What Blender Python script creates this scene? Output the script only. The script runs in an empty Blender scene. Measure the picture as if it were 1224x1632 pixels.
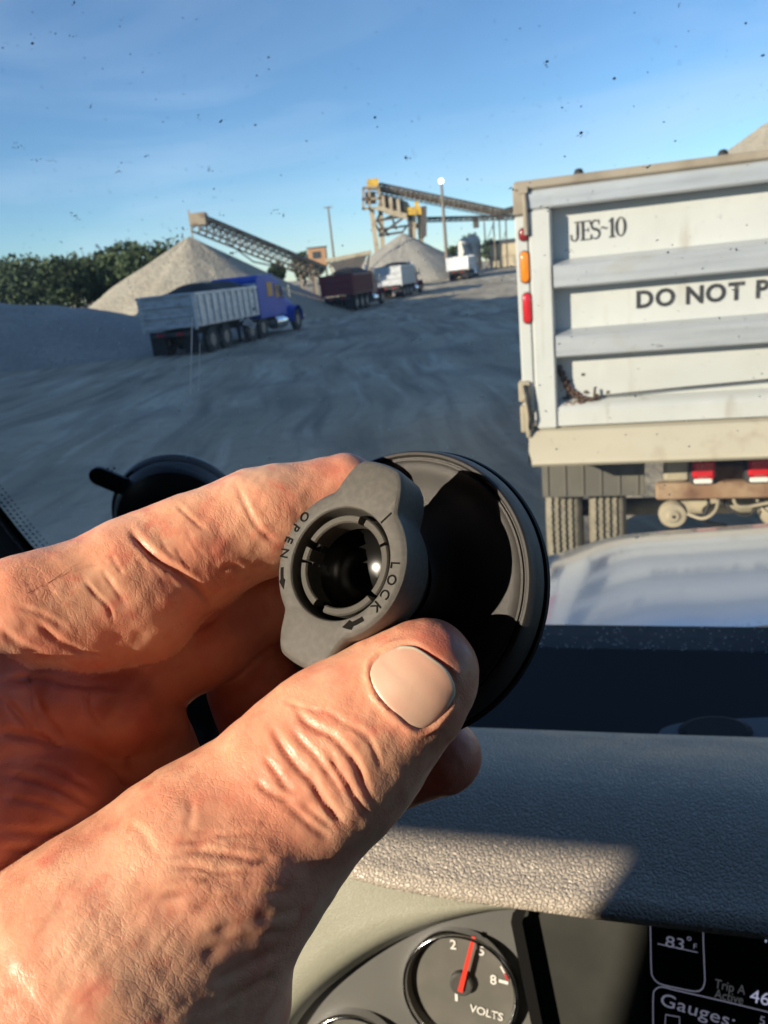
import bpy, math, random
import numpy as np
from mathutils import Vector, Matrix

SC = bpy.context.scene
COL = SC.collection
random.seed(7)

# ------------------------------------------------------------------ camera
F = 1227.0                                   # focal length in photo pixels (photo 1224 x 1632)
PITCH, ROLL = math.radians(17.3), math.radians(6.0)
CAM = np.array([0.0, 0.0, 2.5])
_r = np.array([1.0, 0, 0]); _u = np.array([0, math.sin(PITCH), math.cos(PITCH)])
CF = np.array([0, math.cos(PITCH), -math.sin(PITCH)])
CR = _r * math.cos(ROLL) - _u * math.sin(ROLL)
CU = _u * math.cos(ROLL) + _r * math.sin(ROLL)
cd = bpy.data.cameras.new('camera'); cam = bpy.data.objects.new('camera', cd); COL.objects.link(cam)
m3 = Matrix((CR, CU, -CF)).transposed()
cam.matrix_world = Matrix.Translation(CAM) @ m3.to_4x4()
cd.sensor_fit = 'HORIZONTAL'; cd.sensor_width = 24.0; cd.lens = 24.0 * F / 1224.0
cd.clip_start = 0.01; cd.clip_end = 3000
cd.dof.use_dof = True; cd.dof.focus_distance = 0.142; cd.dof.aperture_fstop = cd.lens / 0.6
SC.camera = cam

# ------------------------------------------------------------------ sky and sun
SUN_EL, SUN_AZ = math.radians(17), math.radians(57)      # azimuth measured from straight behind towards the left
SUN = np.array([-math.sin(SUN_AZ) * math.cos(SUN_EL), -math.cos(SUN_AZ) * math.cos(SUN_EL), math.sin(SUN_EL)])
w = bpy.data.worlds.new('World'); SC.world = w; w.use_nodes = True
wn, wl = w.node_tree.nodes, w.node_tree.links
sky = wn.new('ShaderNodeTexSky'); sky.sky_type = 'NISHITA'; sky.sun_disc = False
sky.sun_elevation = SUN_EL; sky.sun_rotation = math.atan2(SUN[0], SUN[1])
sky.air_density = 0.9; sky.dust_density = 0.0; sky.ozone_density = 3.5; sky.altitude = 0
tc = wn.new('ShaderNodeTexCoord')
mp = wn.new('ShaderNodeMapping'); mp.inputs['Scale'].default_value = (1.2, 3.0, 7.0); mp.inputs['Rotation'].default_value = (0.2, 0.5, 0.3)
nz = wn.new('ShaderNodeTexNoise'); nz.inputs['Scale'].default_value = 1.3; nz.inputs['Detail'].default_value = 7; nz.inputs['Distortion'].default_value = 0.8
cr = wn.new('ShaderNodeValToRGB'); cr.color_ramp.elements[0].position = 0.46; cr.color_ramp.elements[1].position = 0.80
cr.color_ramp.elements[1].color = (0.42, 0.42, 0.42, 1)
mx = wn.new('ShaderNodeMix'); mx.data_type = 'RGBA'; mx.inputs[7].default_value = (5.2, 5.6, 6.6, 1)
wl.new(tc.outputs['Generated'], mp.inputs['Vector']); wl.new(mp.outputs['Vector'], nz.inputs['Vector'])
wl.new(nz.outputs['Fac'], cr.inputs['Fac']); wl.new(cr.outputs['Color'], mx.inputs[0]); wl.new(sky.outputs['Color'], mx.inputs[6])
bg = wn['Background']; bg.inputs['Strength'].default_value = 0.084
hu = wn.new('ShaderNodeMix'); hu.data_type = 'RGBA'; hu.blend_type = 'MULTIPLY'; hu.inputs[0].default_value = 1.0; hu.inputs[7].default_value = (0.94, 1.06, 1.14, 1)   # clear northern air, bluer than the model's
wl.new(mx.outputs[2], hu.inputs[6]); wl.new(hu.outputs[2], bg.inputs['Color'])
sd = bpy.data.lights.new('sun', 'SUN'); sd.energy = 4.4; sd.angle = math.radians(0.53); sd.color = (1.0, 0.87, 0.69)
so = bpy.data.objects.new('sun', sd); COL.objects.link(so)
so.rotation_euler = Vector(-SUN).to_track_quat('-Z', 'Y').to_euler(); so.location = (-30, -30, 40)
SC.view_settings.view_transform = 'Standard'; SC.view_settings.look = 'None'
SC.view_settings.exposure = 0.85; SC.view_settings.gamma = 1.0; SC.view_settings.use_curve_mapping = False

# ------------------------------------------------------------------ helpers
def ray(px, py): return (px - 612) / F * CR - (py - 816) / F * CU + CF
def pt(px, py, d): return CAM + ray(px, py) * d                       # d = metres along the view axis
def at(px, py, y): r = ray(px, py); return CAM + r * (y / r[1])        # world point at distance y
def hit(px, py, P, n):
    d = ray(px, py); n = np.asarray(n, float); return CAM + d * ((np.asarray(P) - CAM) @ n) / (d @ n)
def gz(y): t = min(1.0, max(0.0, (y - 62) / 60.0)); return 1.4 * t * t * (3 - 2 * t)
def on_ground(px, py):
    r = ray(px, py); lo, hi = 1.0, 400.0
    for _ in range(50):
        mid = (lo + hi) / 2; q = CAM + r * (mid / r[1])
        if q[2] > gz(mid): lo = mid
        else: hi = mid
    return CAM + r * (lo / r[1])

def tag(o, label=None, cat=None, group=None, kind=None):
    if label: o['label'] = label
    if cat: o['category'] = cat
    if group: o['group'] = group
    if kind: o['kind'] = kind
    return o
def thing(name, loc, rz=0.0, label=None, cat=None, group=None, mat4=None):
    o = bpy.data.objects.new(name, None); COL.objects.link(o); o.empty_display_size = 0.1
    if mat4 is not None: o.matrix_world = mat4
    else: o.location = tuple(loc); o.rotation_euler = (0, 0, rz)
    return tag(o, label, cat, group)

class MB:
    def __init__(s, off=(0, 0, 0)): s.v = []; s.f = []; s.off = np.array(off, float)
    def add(s, vs, fs):
        n = len(s.v)
        for v in vs: s.v.append(tuple(np.asarray(v, float) - s.off))
        s.f += [tuple(i + n for i in f) for f in fs]; return s
    def hexa(s, a): return s.add(a, [(0, 3, 2, 1), (4, 5, 6, 7), (0, 1, 5, 4), (1, 2, 6, 5), (2, 3, 7, 6), (3, 0, 4, 7)])
    def box(s, x0, x1, y0, y1, z0, z1):
        return s.hexa([(x0, y0, z0), (x1, y0, z0), (x1, y1, z0), (x0, y1, z0), (x0, y0, z1), (x1, y0, z1), (x1, y1, z1), (x0, y1, z1)])
    def bbox(s, x0, x1, y0, y1, z0, z1, b=0.01):          # box with chamfered edges along all sides
        xs = [x0, x0 + b, x1 - b, x1]; ys = [y0, y0 + b, y1 - b, y1]; zs = [z0, z0 + b, z1 - b, z1]
        vs = []; 
        def ring(z, ins):
            a, c, d, e = x0 + ins, x1 - ins, y0 + ins, y1 - ins; bb = b
            return [(a + bb, d, z), (c - bb, d, z), (c, d + bb, z), (c, e - bb, z), (c - bb, e, z), (a + bb, e, z), (a, e - bb, z), (a, d + bb, z)]
        rs = [ring(z0, b), ring(z0 + b, 0), ring(z1 - b, 0), ring(z1, b)]
        vs = sum(rs, []); fs = [tuple(range(7, -1, -1)), tuple(range(24, 32))]
        for k in range(3):
            for i in range(8): j = (i + 1) % 8; fs.append((k * 8 + i, k * 8 + j, k * 8 + 8 + j, k * 8 + 8 + i))
        return s.add(vs, fs)
    def tube(s, pts, r, n=8, caps=True):
        pts = [np.asarray(p, float) for p in pts]; rs = r if isinstance(r, (list, tuple)) else [r] * len(pts)
        vs = []; fs = []; prev = None
        for i, p in enumerate(pts):
            t = pts[min(i + 1, len(pts) - 1)] - pts[max(i - 1, 0)]; t /= (np.linalg.norm(t) + 1e-12)
            a = np.array([0, 0, 1.0]) if abs(t[2]) < 0.9 else np.array([1.0, 0, 0])
            if prev is not None: a = prev
            u = a - t * (a @ t); u /= (np.linalg.norm(u) + 1e-12); v = np.cross(t, u); prev = u
            for k in range(n):
                c = 2 * math.pi * k / n; vs.append(p + rs[i] * (math.cos(c) * u + math.sin(c) * v))
        for i in range(len(pts) - 1):
            for k in range(n): j = (k + 1) % n; fs.append((i * n + k, i * n + j, (i + 1) * n + j, (i + 1) * n + k))
        if caps: fs += [tuple(range(n - 1, -1, -1)), tuple(range((len(pts) - 1) * n, len(pts) * n))]
        return s.add(vs, fs)
    def bar(s, a, b, w, h):                                  # rectangular beam
        a = np.asarray(a, float); b = np.asarray(b, float); t = b - a; t /= np.linalg.norm(t)
        up = np.array([0, 0, 1.0]) if abs(t[2]) < 0.95 else np.array([0, 1.0, 0])
        x = np.cross(t, up); x /= np.linalg.norm(x); y = np.cross(x, t)
        q = [-x * w / 2 - y * h / 2, x * w / 2 - y * h / 2, x * w / 2 + y * h / 2, -x * w / 2 + y * h / 2]
        return s.hexa([a + k for k in q] + [b + k for k in q])
    def lathe(s, prof, n=48, c=(0, 0, 0), ax=(0, 0, 1), closed=False, sx=1.0, caps=True):
        ax = np.asarray(ax, float); ax /= np.linalg.norm(ax)
        t = np.array([0, 1.0, 0]) if abs(ax[1]) < 0.9 else np.array([1.0, 0, 0])
        u = np.cross(t, ax); u /= np.linalg.norm(u); v = np.cross(ax, u); c = np.asarray(c, float)
        vs = []; fs = []
        for (r, z) in prof:
            for k in range(n):
                a = 2 * math.pi * k / n; vs.append(c + ax * z + r * (sx * math.cos(a) * u + math.sin(a) * v))
        m = len(prof)
        for i in range(m - 1 if not closed else m):
            i2 = (i + 1) % m
            for k in range(n): j = (k + 1) % n; fs.append((i * n + k, i * n + j, i2 * n + j, i2 * n + k))
        if not closed and caps:
            if prof[0][0] > 1e-9: fs.append(tuple(range(n - 1, -1, -1)))
            if prof[-1][0] > 1e-9: fs.append(tuple(range((m - 1) * n, m * n)))
        return s.add(vs, fs)
    def prism(s, poly, d, u=(1, 0, 0), v=(0, 1, 0), o=(0, 0, 0)):   # polygon in plane u,v extruded along u x v by d
        u = np.asarray(u, float); v = np.asarray(v, float); nrm = np.cross(u, v); o = np.asarray(o, float)
        a = [o + p[0] * u + p[1] * v for p in poly]; b = [q + nrm * d for q in a]; k = len(poly)
        fs = [tuple(range(k - 1, -1, -1)), tuple(range(k, 2 * k))] + [(i, (i + 1) % k, k + (i + 1) % k, k + i) for i in range(k)]
        return s.add(a + b, fs)
    def grid(s, rows):                                       # list of equally long rows of points
        n = len(rows[0]); vs = [p for r in rows for p in r]
        fs = [(i * n + k, i * n + k + 1, (i + 1) * n + k + 1, (i + 1) * n + k) for i in range(len(rows) - 1) for k in range(n - 1)]
        return s.add(vs, fs)
    def build(s, name, mat, parent=None, smooth=False, angle=None):
        me = bpy.data.meshes.new(name); me.from_pydata(s.v, [], s.f); me.validate(); me.update()
        if smooth or angle:
            me.polygons.foreach_set('use_smooth', [True] * len(me.polygons))
            if angle: me.set_sharp_from_angle(angle=math.radians(angle))
        me.materials.append(mat)
        o = bpy.data.objects.new(name, me); COL.objects.link(o)
        if parent is not None: o.parent = parent
        return o
def inst(src, parent, loc=None, name=None):                 # one more object on the same mesh
    o = bpy.data.objects.new(name or src.name.split('.')[0], src.data); COL.objects.link(o); o.parent = parent
    if loc is not None: o.location = loc
    return o
def copy_tree(o, parent=None):
    c = o.copy(); COL.objects.link(c)
    if parent is not None: c.parent = parent
    for ch in list(o.children): copy_tree(ch, c)
    return c
def spline(pts, n=8):                                        # Catmull-Rom through the points
    P = [np.asarray(p, float) for p in pts]; P = [2 * P[0] - P[1]] + P + [2 * P[-1] - P[-2]]; out = []
    for i in range(1, len(P) - 2):
        for k in range(n):
            t = k / n; a, b, c, d = P[i - 1], P[i], P[i + 1], P[i + 2]
            out.append(0.5 * (2 * b + (c - a) * t + (2 * a - 5 * b + 4 * c - d) * t * t + (3 * b - a - 3 * c + d) * t ** 3))
    out.append(P[-2]); return out

def text_mesh(body, size, offset=0.0, spacing=1.0, sx=1.0, extrude=0.0, align='LEFT', res=4):
    cu = bpy.data.curves.new('lettering', 'FONT'); cu.body = body; cu.size = size; cu.offset = offset; cu.space_character = spacing
    cu.extrude = extrude; cu.align_x = align; cu.resolution_u = res
    o = bpy.data.objects.new('lettering', cu); COL.objects.link(o)
    dg = bpy.context.evaluated_depsgraph_get(); dg.update()
    me = bpy.data.meshes.new_from_object(o.evaluated_get(dg)); bpy.data.objects.remove(o); bpy.data.curves.remove(cu)
    for v in me.vertices: v.co.x *= sx
    return me
def mesh_obj(name, me, mat, parent, M4):
    me.materials.clear(); me.materials.append(mat); me.transform(M4)
    o = bpy.data.objects.new(name, me); COL.objects.link(o); o.parent = parent; return o
def frame(o, x, y):                                          # matrix whose local x,y map to the given world vectors
    x = np.asarray(x, float); y = np.asarray(y, float); z = np.cross(x, y); z = z / np.linalg.norm(z)
    m = Matrix.Identity(4)
    for i in range(3): m[i][0], m[i][1], m[i][2], m[i][3] = x[i], y[i], z[i], o[i]
    return m

# ------------------------------------------------------------------ materials
def M(name, col, rough=0.5, metal=0.0, noise=None, bump=None, coat=0.0, spec=0.5, dirt=None, sss=0.0, emit=None, rough_noise=None):
    """noise=(scale, colour2, lo, hi, stretch)  bump=(kind, scale, strength, distance)  dirt=(scale, colour, lo, hi)"""
    m = bpy.data.materials.new(name); m.use_nodes = True; nt = m.node_tree; N, L = nt.nodes, nt.links
    b = N['Principled BSDF']; b.inputs['Base Color'].default_value = (*col, 1); b.inputs['Roughness'].default_value = rough
    b.inputs['Metallic'].default_value = metal; b.inputs['Coat Weight'].default_value = coat; b.inputs['Coat Roughness'].default_value = 0.05
    b.inputs['Specular IOR Level'].default_value = spec
    tcn = N.new('ShaderNodeTexCoord'); cur = None
    def noise_fac(scale, lo, hi, st=(1, 1, 1), detail=6):
        mpn = N.new('ShaderNodeMapping'); mpn.inputs['Scale'].default_value = st
        n = N.new('ShaderNodeTexNoise'); n.inputs['Scale'].default_value = scale; n.inputs['Detail'].default_value = detail
        mr = N.new('ShaderNodeMapRange'); mr.inputs['From Min'].default_value = lo; mr.inputs['From Max'].default_value = hi
        L.new(tcn.outputs['Object'], mpn.inputs['Vector']); L.new(mpn.outputs['Vector'], n.inputs['Vector']); L.new(n.outputs['Fac'], mr.inputs['Value'])
        return mr.outputs['Result']
    def mixc(fac, c2):
        nonlocal cur
        x = N.new('ShaderNodeMix'); x.data_type = 'RGBA'; L.new(fac, x.inputs[0])
        if cur is None: x.inputs[6].default_value = (*col, 1)
        else: L.new(cur, x.inputs[6])
        x.inputs[7].default_value = (*c2, 1); cur = x.outputs[2]
    for nn in (noise if isinstance(noise, list) else [noise] if noise else []):
        mixc(noise_fac(nn[0], nn[2], nn[3], nn[4] if len(nn) > 4 else (1, 1, 1)), nn[1])
    if dirt: mixc(noise_fac(dirt[0], dirt[2], dirt[3], dirt[4] if len(dirt) > 4 else (1, 1, 1), 10), dirt[1])
    if cur is not None: L.new(cur, b.inputs['Base Color'])
    if rough_noise:
        f = noise_fac(rough_noise[0], 0.35, 0.65); mr = N.new('ShaderNodeMapRange'); L.new(f, mr.inputs['Value'])
        mr.inputs['To Min'].default_value = rough_noise[1]; mr.inputs['To Max'].default_value = rough_noise[2]; L.new(mr.outputs['Result'], b.inputs['Roughness'])
    last = None
    for bb in (bump if isinstance(bump, list) else [bump] if bump else []):
        kind, scale, strength, dist = bb[:4]; st = bb[4] if len(bb) > 4 else (1, 1, 1)
        mpn = N.new('ShaderNodeMapping'); mpn.inputs['Scale'].default_value = st; L.new(tcn.outputs['Object'], mpn.inputs['Vector'])
        if kind == 'noise':
            t = N.new('ShaderNodeTexNoise'); t.inputs['Detail'].default_value = 5; out = t.outputs['Fac']
        else:
            t = N.new('ShaderNodeTexVoronoi'); t.feature = 'DISTANCE_TO_EDGE' if kind == 'edge' else 'F1'; out = t.outputs['Distance']
        t.inputs['Scale'].default_value = scale
        src = mpn.outputs['Vector']
        if kind == 'edge':
            wz = N.new('ShaderNodeTexNoise'); wz.inputs['Scale'].default_value = scale * 0.6; L.new(src, wz.inputs['Vector'])
            ad = N.new('ShaderNodeMix'); ad.data_type = 'VECTOR'; ad.inputs[0].default_value = 0.5 / scale
            vm = N.new('ShaderNodeVectorMath'); vm.operation = 'MULTIPLY_ADD'; vm.inputs[1].default_value = (0.9 / scale,) * 3
            L.new(wz.outputs['Color'], vm.inputs[0]); L.new(src, vm.inputs[2]); src = vm.outputs['Vector']
            mr = N.new('ShaderNodeMapRange'); mr.inputs['From Max'].default_value = 0.22; L.new(out, mr.inputs['Value']); mr.interpolation_type = 'SMOOTHSTEP'
            out = mr.outputs['Result']
        L.new(src, t.inputs['Vector'])
        bp = N.new('ShaderNodeBump'); bp.inputs['Strength'].default_value = strength; bp.inputs['Distance'].default_value = dist
        L.new(out, bp.inputs['Height'])
        if last is not None: L.new(last, bp.inputs['Normal'])
        last = bp.outputs['Normal']
    if last is not None: L.new(last, b.inputs['Normal'])
    if sss:
        b.inputs['Subsurface Weight'].default_value = sss; b.inputs['Subsurface Radius'].default_value = (1.0, 0.32, 0.16); b.inputs['Subsurface Scale'].default_value = 0.0035
    if emit: b.inputs['Emission Color'].default_value = (*emit[0], 1); b.inputs['Emission Strength'].default_value = emit[1]
    return m
# ------------------------------------------------------------------ the ground and heaps of the quarry yard
gravel_yard = M('yard_gravel', (0.37, 0.315, 0.225), 0.95, bump=[('noise', 14, 0.6, 0.05), ('noise', 2.2, 0.5, 0.10)])
_nt = gravel_yard.node_tree; _N, _L = _nt.nodes, _nt.links                       # tyre tracks: stretched noise along wandering lanes
_tc = _N.new('ShaderNodeTexCoord'); _w = _N.new('ShaderNodeTexNoise'); _w.inputs['Scale'].default_value = 0.07; _w.inputs['Detail'].default_value = 2
_vm = _N.new('ShaderNodeVectorMath'); _vm.operation = 'MULTIPLY_ADD'; _vm.inputs[1].default_value = (4, 2, 0); _L.new(_tc.outputs['Object'], _w.inputs['Vector']); _L.new(_w.outputs['Color'], _vm.inputs[0]); _L.new(_tc.outputs['Object'], _vm.inputs[2])
_cur = None
for _rot, _st, _sc, _c2, _lo, _hi, _am in ((17, (1, .22, 1), .55, (.54, .48, .375), .44, .66, .8), (-24, (1, .10, 1), 1.5, (.18, .155, .125), .50, .68, .85), (17, (1, .07, 1), 2.6, (.58, .52, .41), .56, .74, .7), (48, (1, .12, 1), 1.3, (.19, .165, .13), .52, .70, .8), (0, (1, 1, 1), .22, (.20, .175, .14), .5, .68, .8), (0, (1, 1, 1), 3.5, (.22, .195, .15), .55, .75, .6)):
    _mp = _N.new('ShaderNodeMapping'); _mp.inputs['Rotation'].default_value = (0, 0, math.radians(_rot)); _mp.inputs['Scale'].default_value = _st
    _n = _N.new('ShaderNodeTexNoise'); _n.inputs['Scale'].default_value = _sc; _n.inputs['Detail'].default_value = 6
    _mr = _N.new('ShaderNodeMapRange'); _mr.inputs['From Min'].default_value = _lo; _mr.inputs['From Max'].default_value = _hi; _mr.inputs['To Max'].default_value = _am
    _L.new(_vm.outputs['Vector'], _mp.inputs['Vector']); _L.new(_mp.outputs['Vector'], _n.inputs['Vector']); _L.new(_n.outputs['Fac'], _mr.inputs['Value'])
    _x = _N.new('ShaderNodeMix'); _x.data_type = 'RGBA'; _x.inputs[6].default_value = (.37, .315, .225, 1); _x.inputs[7].default_value = (*_c2, 1); _L.new(_mr.outputs['Result'], _x.inputs[0])
    if _cur is not None: _L.new(_cur, _x.inputs[6])
    _cur = _x.outputs[2]
_L.new(_cur, _N['Principled BSDF'].inputs['Base Color'])
def rnd2(x, y, seed=0):                                       # smooth value noise
    rng = _tab[seed % len(_tab)]
    xi, yi = math.floor(x), math.floor(y); fx, fy = x - xi, y - yi; fx = fx * fx * (3 - 2 * fx); fy = fy * fy * (3 - 2 * fy)
    g = lambda i, j: rng[(i * 57 + j * 131) % 4096]
    return (g(xi, yi) * (1 - fx) + g(xi + 1, yi) * fx) * (1 - fy) + (g(xi, yi + 1) * (1 - fx) + g(xi + 1, yi + 1) * fx) * fy
_tab = [np.random.default_rng(s).random(4096) for s in range(8)]
HEAD = math.radians(17)                                       # the haul lane runs a little to the right of the view
hx, hy = math.sin(HEAD), math.cos(HEAD)
def lane(x, y): return x * hy - y * hx, x * hx + y * hy       # across, along
def ground_z(x, y):
    a, l = lane(x, y); z = gz(y)
    if 2 < y < 90 and -60 < x < 40:
        rut = 0.0
        for c in (-2.0, -3.9, -6.8, -8.7, -11.3, -13.2, 0.6):
            c2 = c + 1.6 * math.sin(l * 0.06 + c) ; rut -= 0.045 * math.exp(-((a - c2) / 0.28) ** 2)
            rut += 0.03 * (math.exp(-((a - c2 - .5) / 0.25) ** 2) + math.exp(-((a - c2 + .5) / 0.25) ** 2))
        z += rut + 0.10 * (rnd2(a * .35, l * .09, 1) - .5) + 0.05 * (rnd2(a * 1.7, l * .5, 2) - .5)
    return z
xs = sorted(set([-900, -500, -300, -200, -140, -100, -80] + [-60 + i * 0.45 for i in range(0, 200)] + [32, 40, 55, 80, 120, 200, 400, 900]))
ys = sorted(set([-300, -100, -40, -10, 0] + [2 + i * 0.42 for i in range(0, 100)] + [44 + i * 1.0 for i in range(60)] + [106, 115, 130, 150, 180, 230, 320, 500, 900, 1600]))
g = MB(); g.grid([[(x, y, ground_z(x, y)) for x in xs] for y in ys])
tag(g.build('ground', gravel_yard, smooth=True), kind='structure')

stone = lambda c1, c2: M('crushed_stone', c1, 0.95, noise=[(0.5, c2, 0.4, 0.65), (6, tuple(v * 0.8 for v in c1), 0.45, 0.7)], bump=[('noise', 1.6, 0.4, 0.3), ('noise', 5, 0.8, 0.16), ('noise', 22, 0.5, 0.04)])
pile_tan = stone((0.37, 0.325, 0.25), (0.43, 0.385, 0.30)); pile_grey = stone((0.36, 0.335, 0.29), (0.29, 0.275, 0.24)); pile_dark = stone((0.30, 0.29, 0.265), (0.36, 0.345, 0.31))
def pile(name, c, h, R, mat, label, sx=1.0, sy=1.0, ridge=0.0, rz=0.0, seed=0, cat='gravel pile', group=None, flat=0.02, drop=0.0):
    rows = []; nr, na = 26, 84
    for i in range(nr + 1):
        t = i / nr; row = []
        for k in range(na + 1):
            a = 2 * math.pi * k / na; kk = k % na
            rr = R * t * (1 + 0.10 * (rnd2(3 * math.cos(a) + 5, 3 * math.sin(a) + 5, seed) - .5))
            gul = 0.45 * rnd2(kk * 0.35, t * 2.0, seed + 1) + 0.35 * rnd2(kk * 0.9, t * 4, seed + 2) + .3 * rnd2(kk * 2.1, t * 9, seed + 3)
            z = h * (1 - math.sqrt(t * t + flat * flat) * (1 - 0.10 * (1 - t) * t * 4)) + h * 0.10 * t * (1.25 - t) * (gul - .5) * 2
            x = rr * math.cos(a) * sx + (ridge if math.cos(a) > 0 else -ridge); y = rr * math.sin(a) * sy
            if drop: z -= drop * min(1.6, max(0.0, (x + ridge) / (2 * ridge))) * (1 - .55 * t)
            row.append((x, y, max(z, -0.4)))
        rows.append(row)
    o = MB().grid(rows).build(name, mat, smooth=True); o.location = tuple(c); o.rotation_euler = (0, 0, rz)
    return tag(o, label, cat, group)
pA = at(320, 470, 60); pile('gravel_pile', (pA[0] + 3.4, 63.6, gz(60) - .2), at(320, 373, 60)[2] - gz(60) + .25, 11.2, pile_tan, 'tall pale gravel pile under the left stacker conveyor, behind the blue truck', seed=1, ridge=5.0, rz=math.radians(45), drop=4.6)
pB = at(648, 440, 104); pile('gravel_pile', (pB[0], 104, gz(104) - .3), at(648, 372, 104)[2] - gz(104) + .5, 9.6, pile_grey, 'grey gravel pile under the yellow screening tower', seed=3)
pC = at(590, 440, 92); pile('gravel_pile', (pC[0], 92, gz(92) - .3), at(590, 420, 92)[2] - gz(92), 4.6, pile_tan, 'small pale gravel pile between the red and silver dump trucks', seed=4)
pD = at(1219, 300, 62); pile('gravel_pile', (pD[0] + .3, 62, -.2), at(1219, 183, 62)[2], 15, pile_tan, 'tan gravel pile rising behind the white trailer at upper right', seed=5)
pE = at(495, 470, 66); pile('gravel_pile', (pE[0], 66, gz(66) - .2), 1.5, 3.2, pile_tan, 'low bright gravel heap beside the blue tractor nose', seed=2)
pF = at(640, 440, 118); 
# berm of dumped stone along the left edge, and an unseen bank added behind the camera's left to shade the yard
rows = []
crest = [(-70, 4.2), (-45, 3.8), (-30, 3.35), (-23, 3.2), (-18.5, 2.95), (-15.0, 2.5), (-12.5, 1.95), (-10.2, 1.4), (-8.0, 0.6), (-6.0, -0.2)]
cxs = np.linspace(-70, -6, 150)
for t, zz in ((0, -.15), (.15, .16), (.3, .36), (.45, .56), (.6, .75), (.75, .90), (.88, .985), (1.0, 1.0), (1.12, .97), (1.3, .8), (1.6, .4), (1.95, -.1)):
    row = []
    for x in cxs:
        hgt = np.interp(x, [c[0] for c in crest], [c[1] for c in crest]); lump = 0.9 * (rnd2(x * .35, t * 2.2, 4) - .5) + .4 * (rnd2(x * 1.1, t * 6, 5) - .5)
        row.append((x, 33 + 7.0 * t + 1.6 * (rnd2(x * .22, 3.3, 6) - .5), hgt * zz + lump * .42 * (1 if 0 < t < 1.9 else 0)))
    rows.append(row)
berm = MB().grid(rows).build('gravel_berm', pile_dark, smooth=True)
tag(berm, 'long low bank of dark crushed stone at the left edge of the yard', 'gravel bank')
for k, (bx, by, br) in enumerate([(262, 478, 1.1), (275, 470, .9), (290, 470, 1.2), (312, 466, 1.0)]): pass
# unseen bank left of and behind the camera, shaped to cast the yard's shade
pa_ = np.array([math.cos(SUN_AZ), -math.sin(SUN_AZ)])          # axis across the sun's azimuth
sxh = SUN[:2] / np.linalg.norm(SUN[:2]); rows = []
te = math.tan(SUN_EL)
# (place, height up to which it lies in shade, distance of the bank along the sun's azimuth)
KEY = [((1.25, 4.7), 0.0, 32), ((1.0, 7.5), .5, 32), ((1.9, 11), .6, 30), ((3.0, 16), .8, 28), ((4.2, 22), .9, 26), ((5.5, 30), .9, 24), ((7.5, 40), .9, 23), ((10, 52), .8, 22), ((6, 52), .9, 22), ((5, 58), 1.0, 22), ((0, 60), 2.2, 22)]
prof = sorted((float(np.array(q) @ pa_), max(0.2, hs + (st - float(np.array(q) @ sxh)) * te), st) for q, hs, st in KEY)
pk = [prof[0][0] - 2.5] + [v[0] for v in prof] + [prof[-1][0] + d for d in (4, 10, 16)]; hk = [0] + [v[1] for v in prof] + [prof[-1][1] - 5, 3, -.2]; sk = [prof[0][2]] + [v[2] for v in prof] + [33, 34, 35]
for off, fz in ((-9, 0), (-6, .42), (-3, .80), (-1, .97), (0, 1), (1, .97), (3, .80), (6, .42), (9, 0)):
    row = []
    for i in range(90):
        p = pk[0] + i * ((pk[-1] - pk[0]) / 89.0); hh = np.interp(p, pk, hk); st = np.interp(p, pk, sk)
        q = pa_ * p + sxh * (st + off); row.append((q[0], q[1], hh * fz + .4 * (rnd2(p * .3, off * .3, 7) - .5) - .1))
    rows.append(row)
tag(MB().grid(rows).build('shade_bank', pile_grey, smooth=True), 'unseen grey bank left of and behind the driver, added to shade the yard', 'shade bank')

# ------------------------------------------------------------------ trees
leafm = M('foliage', (0.045, 0.072, 0.030), 0.9, noise=[(0.35, (0.075, 0.095, 0.035), 0.45, 0.7), (1.5, (0.028, 0.048, 0.024), 0.5, 0.7)])
barkm = M('bark', (0.10, 0.08, 0.06), 0.9)
def crown(mb, c, rx, rz_, n, s):
    for _ in range(n):
        while True:
            v = np.array([random.uniform(-1, 1) for _ in range(3)]); 
            if 0.25 < np.linalg.norm(v) < 1: break
        lob = 0.75 + 0.45 * rnd2(v[0] * 2 + c[0], v[2] * 2 + v[1] * 1.7 + c[1], 3)
        p = np.array(c) + v * lob * np.array([rx, rx, rz_]); a = np.array([random.gauss(0, 1) for _ in range(3)]); a /= np.linalg.norm(a)
        b = np.cross(a, [random.gauss(0, 1) for _ in range(3)]); b /= np.linalg.norm(b) + 1e-6; q = s * random.uniform(.6, 1.3)
        mb.add([p - a * q, p + b * q * .7, p + a * q, p - b * q * .7], [(0, 1, 2, 3)])
mb = MB()
tops = [(-140, 405), (-60, 404), (0, 408), (30, 406), (65, 401), (100, 402), (130, 397), (165, 395), (200, 384), (235, 381), (265, 378), (292, 383), (320, 400), (350, 408)]
for i in range(78):
    px = random.uniform(-160, 350); y = random.uniform(120, 165); top = np.interp(px, [t[0] for t in tops], [t[1] for t in tops])
    P = at(px, top + random.choice([0, 2, 5, 9, 14, 22]), y); hgt = P[2] - 1.4
    crown(mb, (P[0], y, 1.4 + hgt * .52), 3.6 * random.uniform(.8, 1.2), hgt * .50, 560, .36)
tag(mb.build('woods', leafm), kind='stuff')
def tree(px, top, y, wpx, label):
    P = at(px, top, y); z0 = gz(y); hgt = P[2] - z0; t = thing('tree', (P[0], y, z0), label=label, cat='tree', group='trees beyond the plant')
    mb = MB(); crown(mb, (0, 0, hgt * .6), wpx / F * y / 2, hgt * .42, 900, .28); mb.build('crown', leafm, t)
    MB().tube([(0, 0, 0), (.1, 0, hgt * .3), (0, .1, hgt * .7)], [.22, .17, .06], 7).build('trunk', barkm, t)
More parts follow.
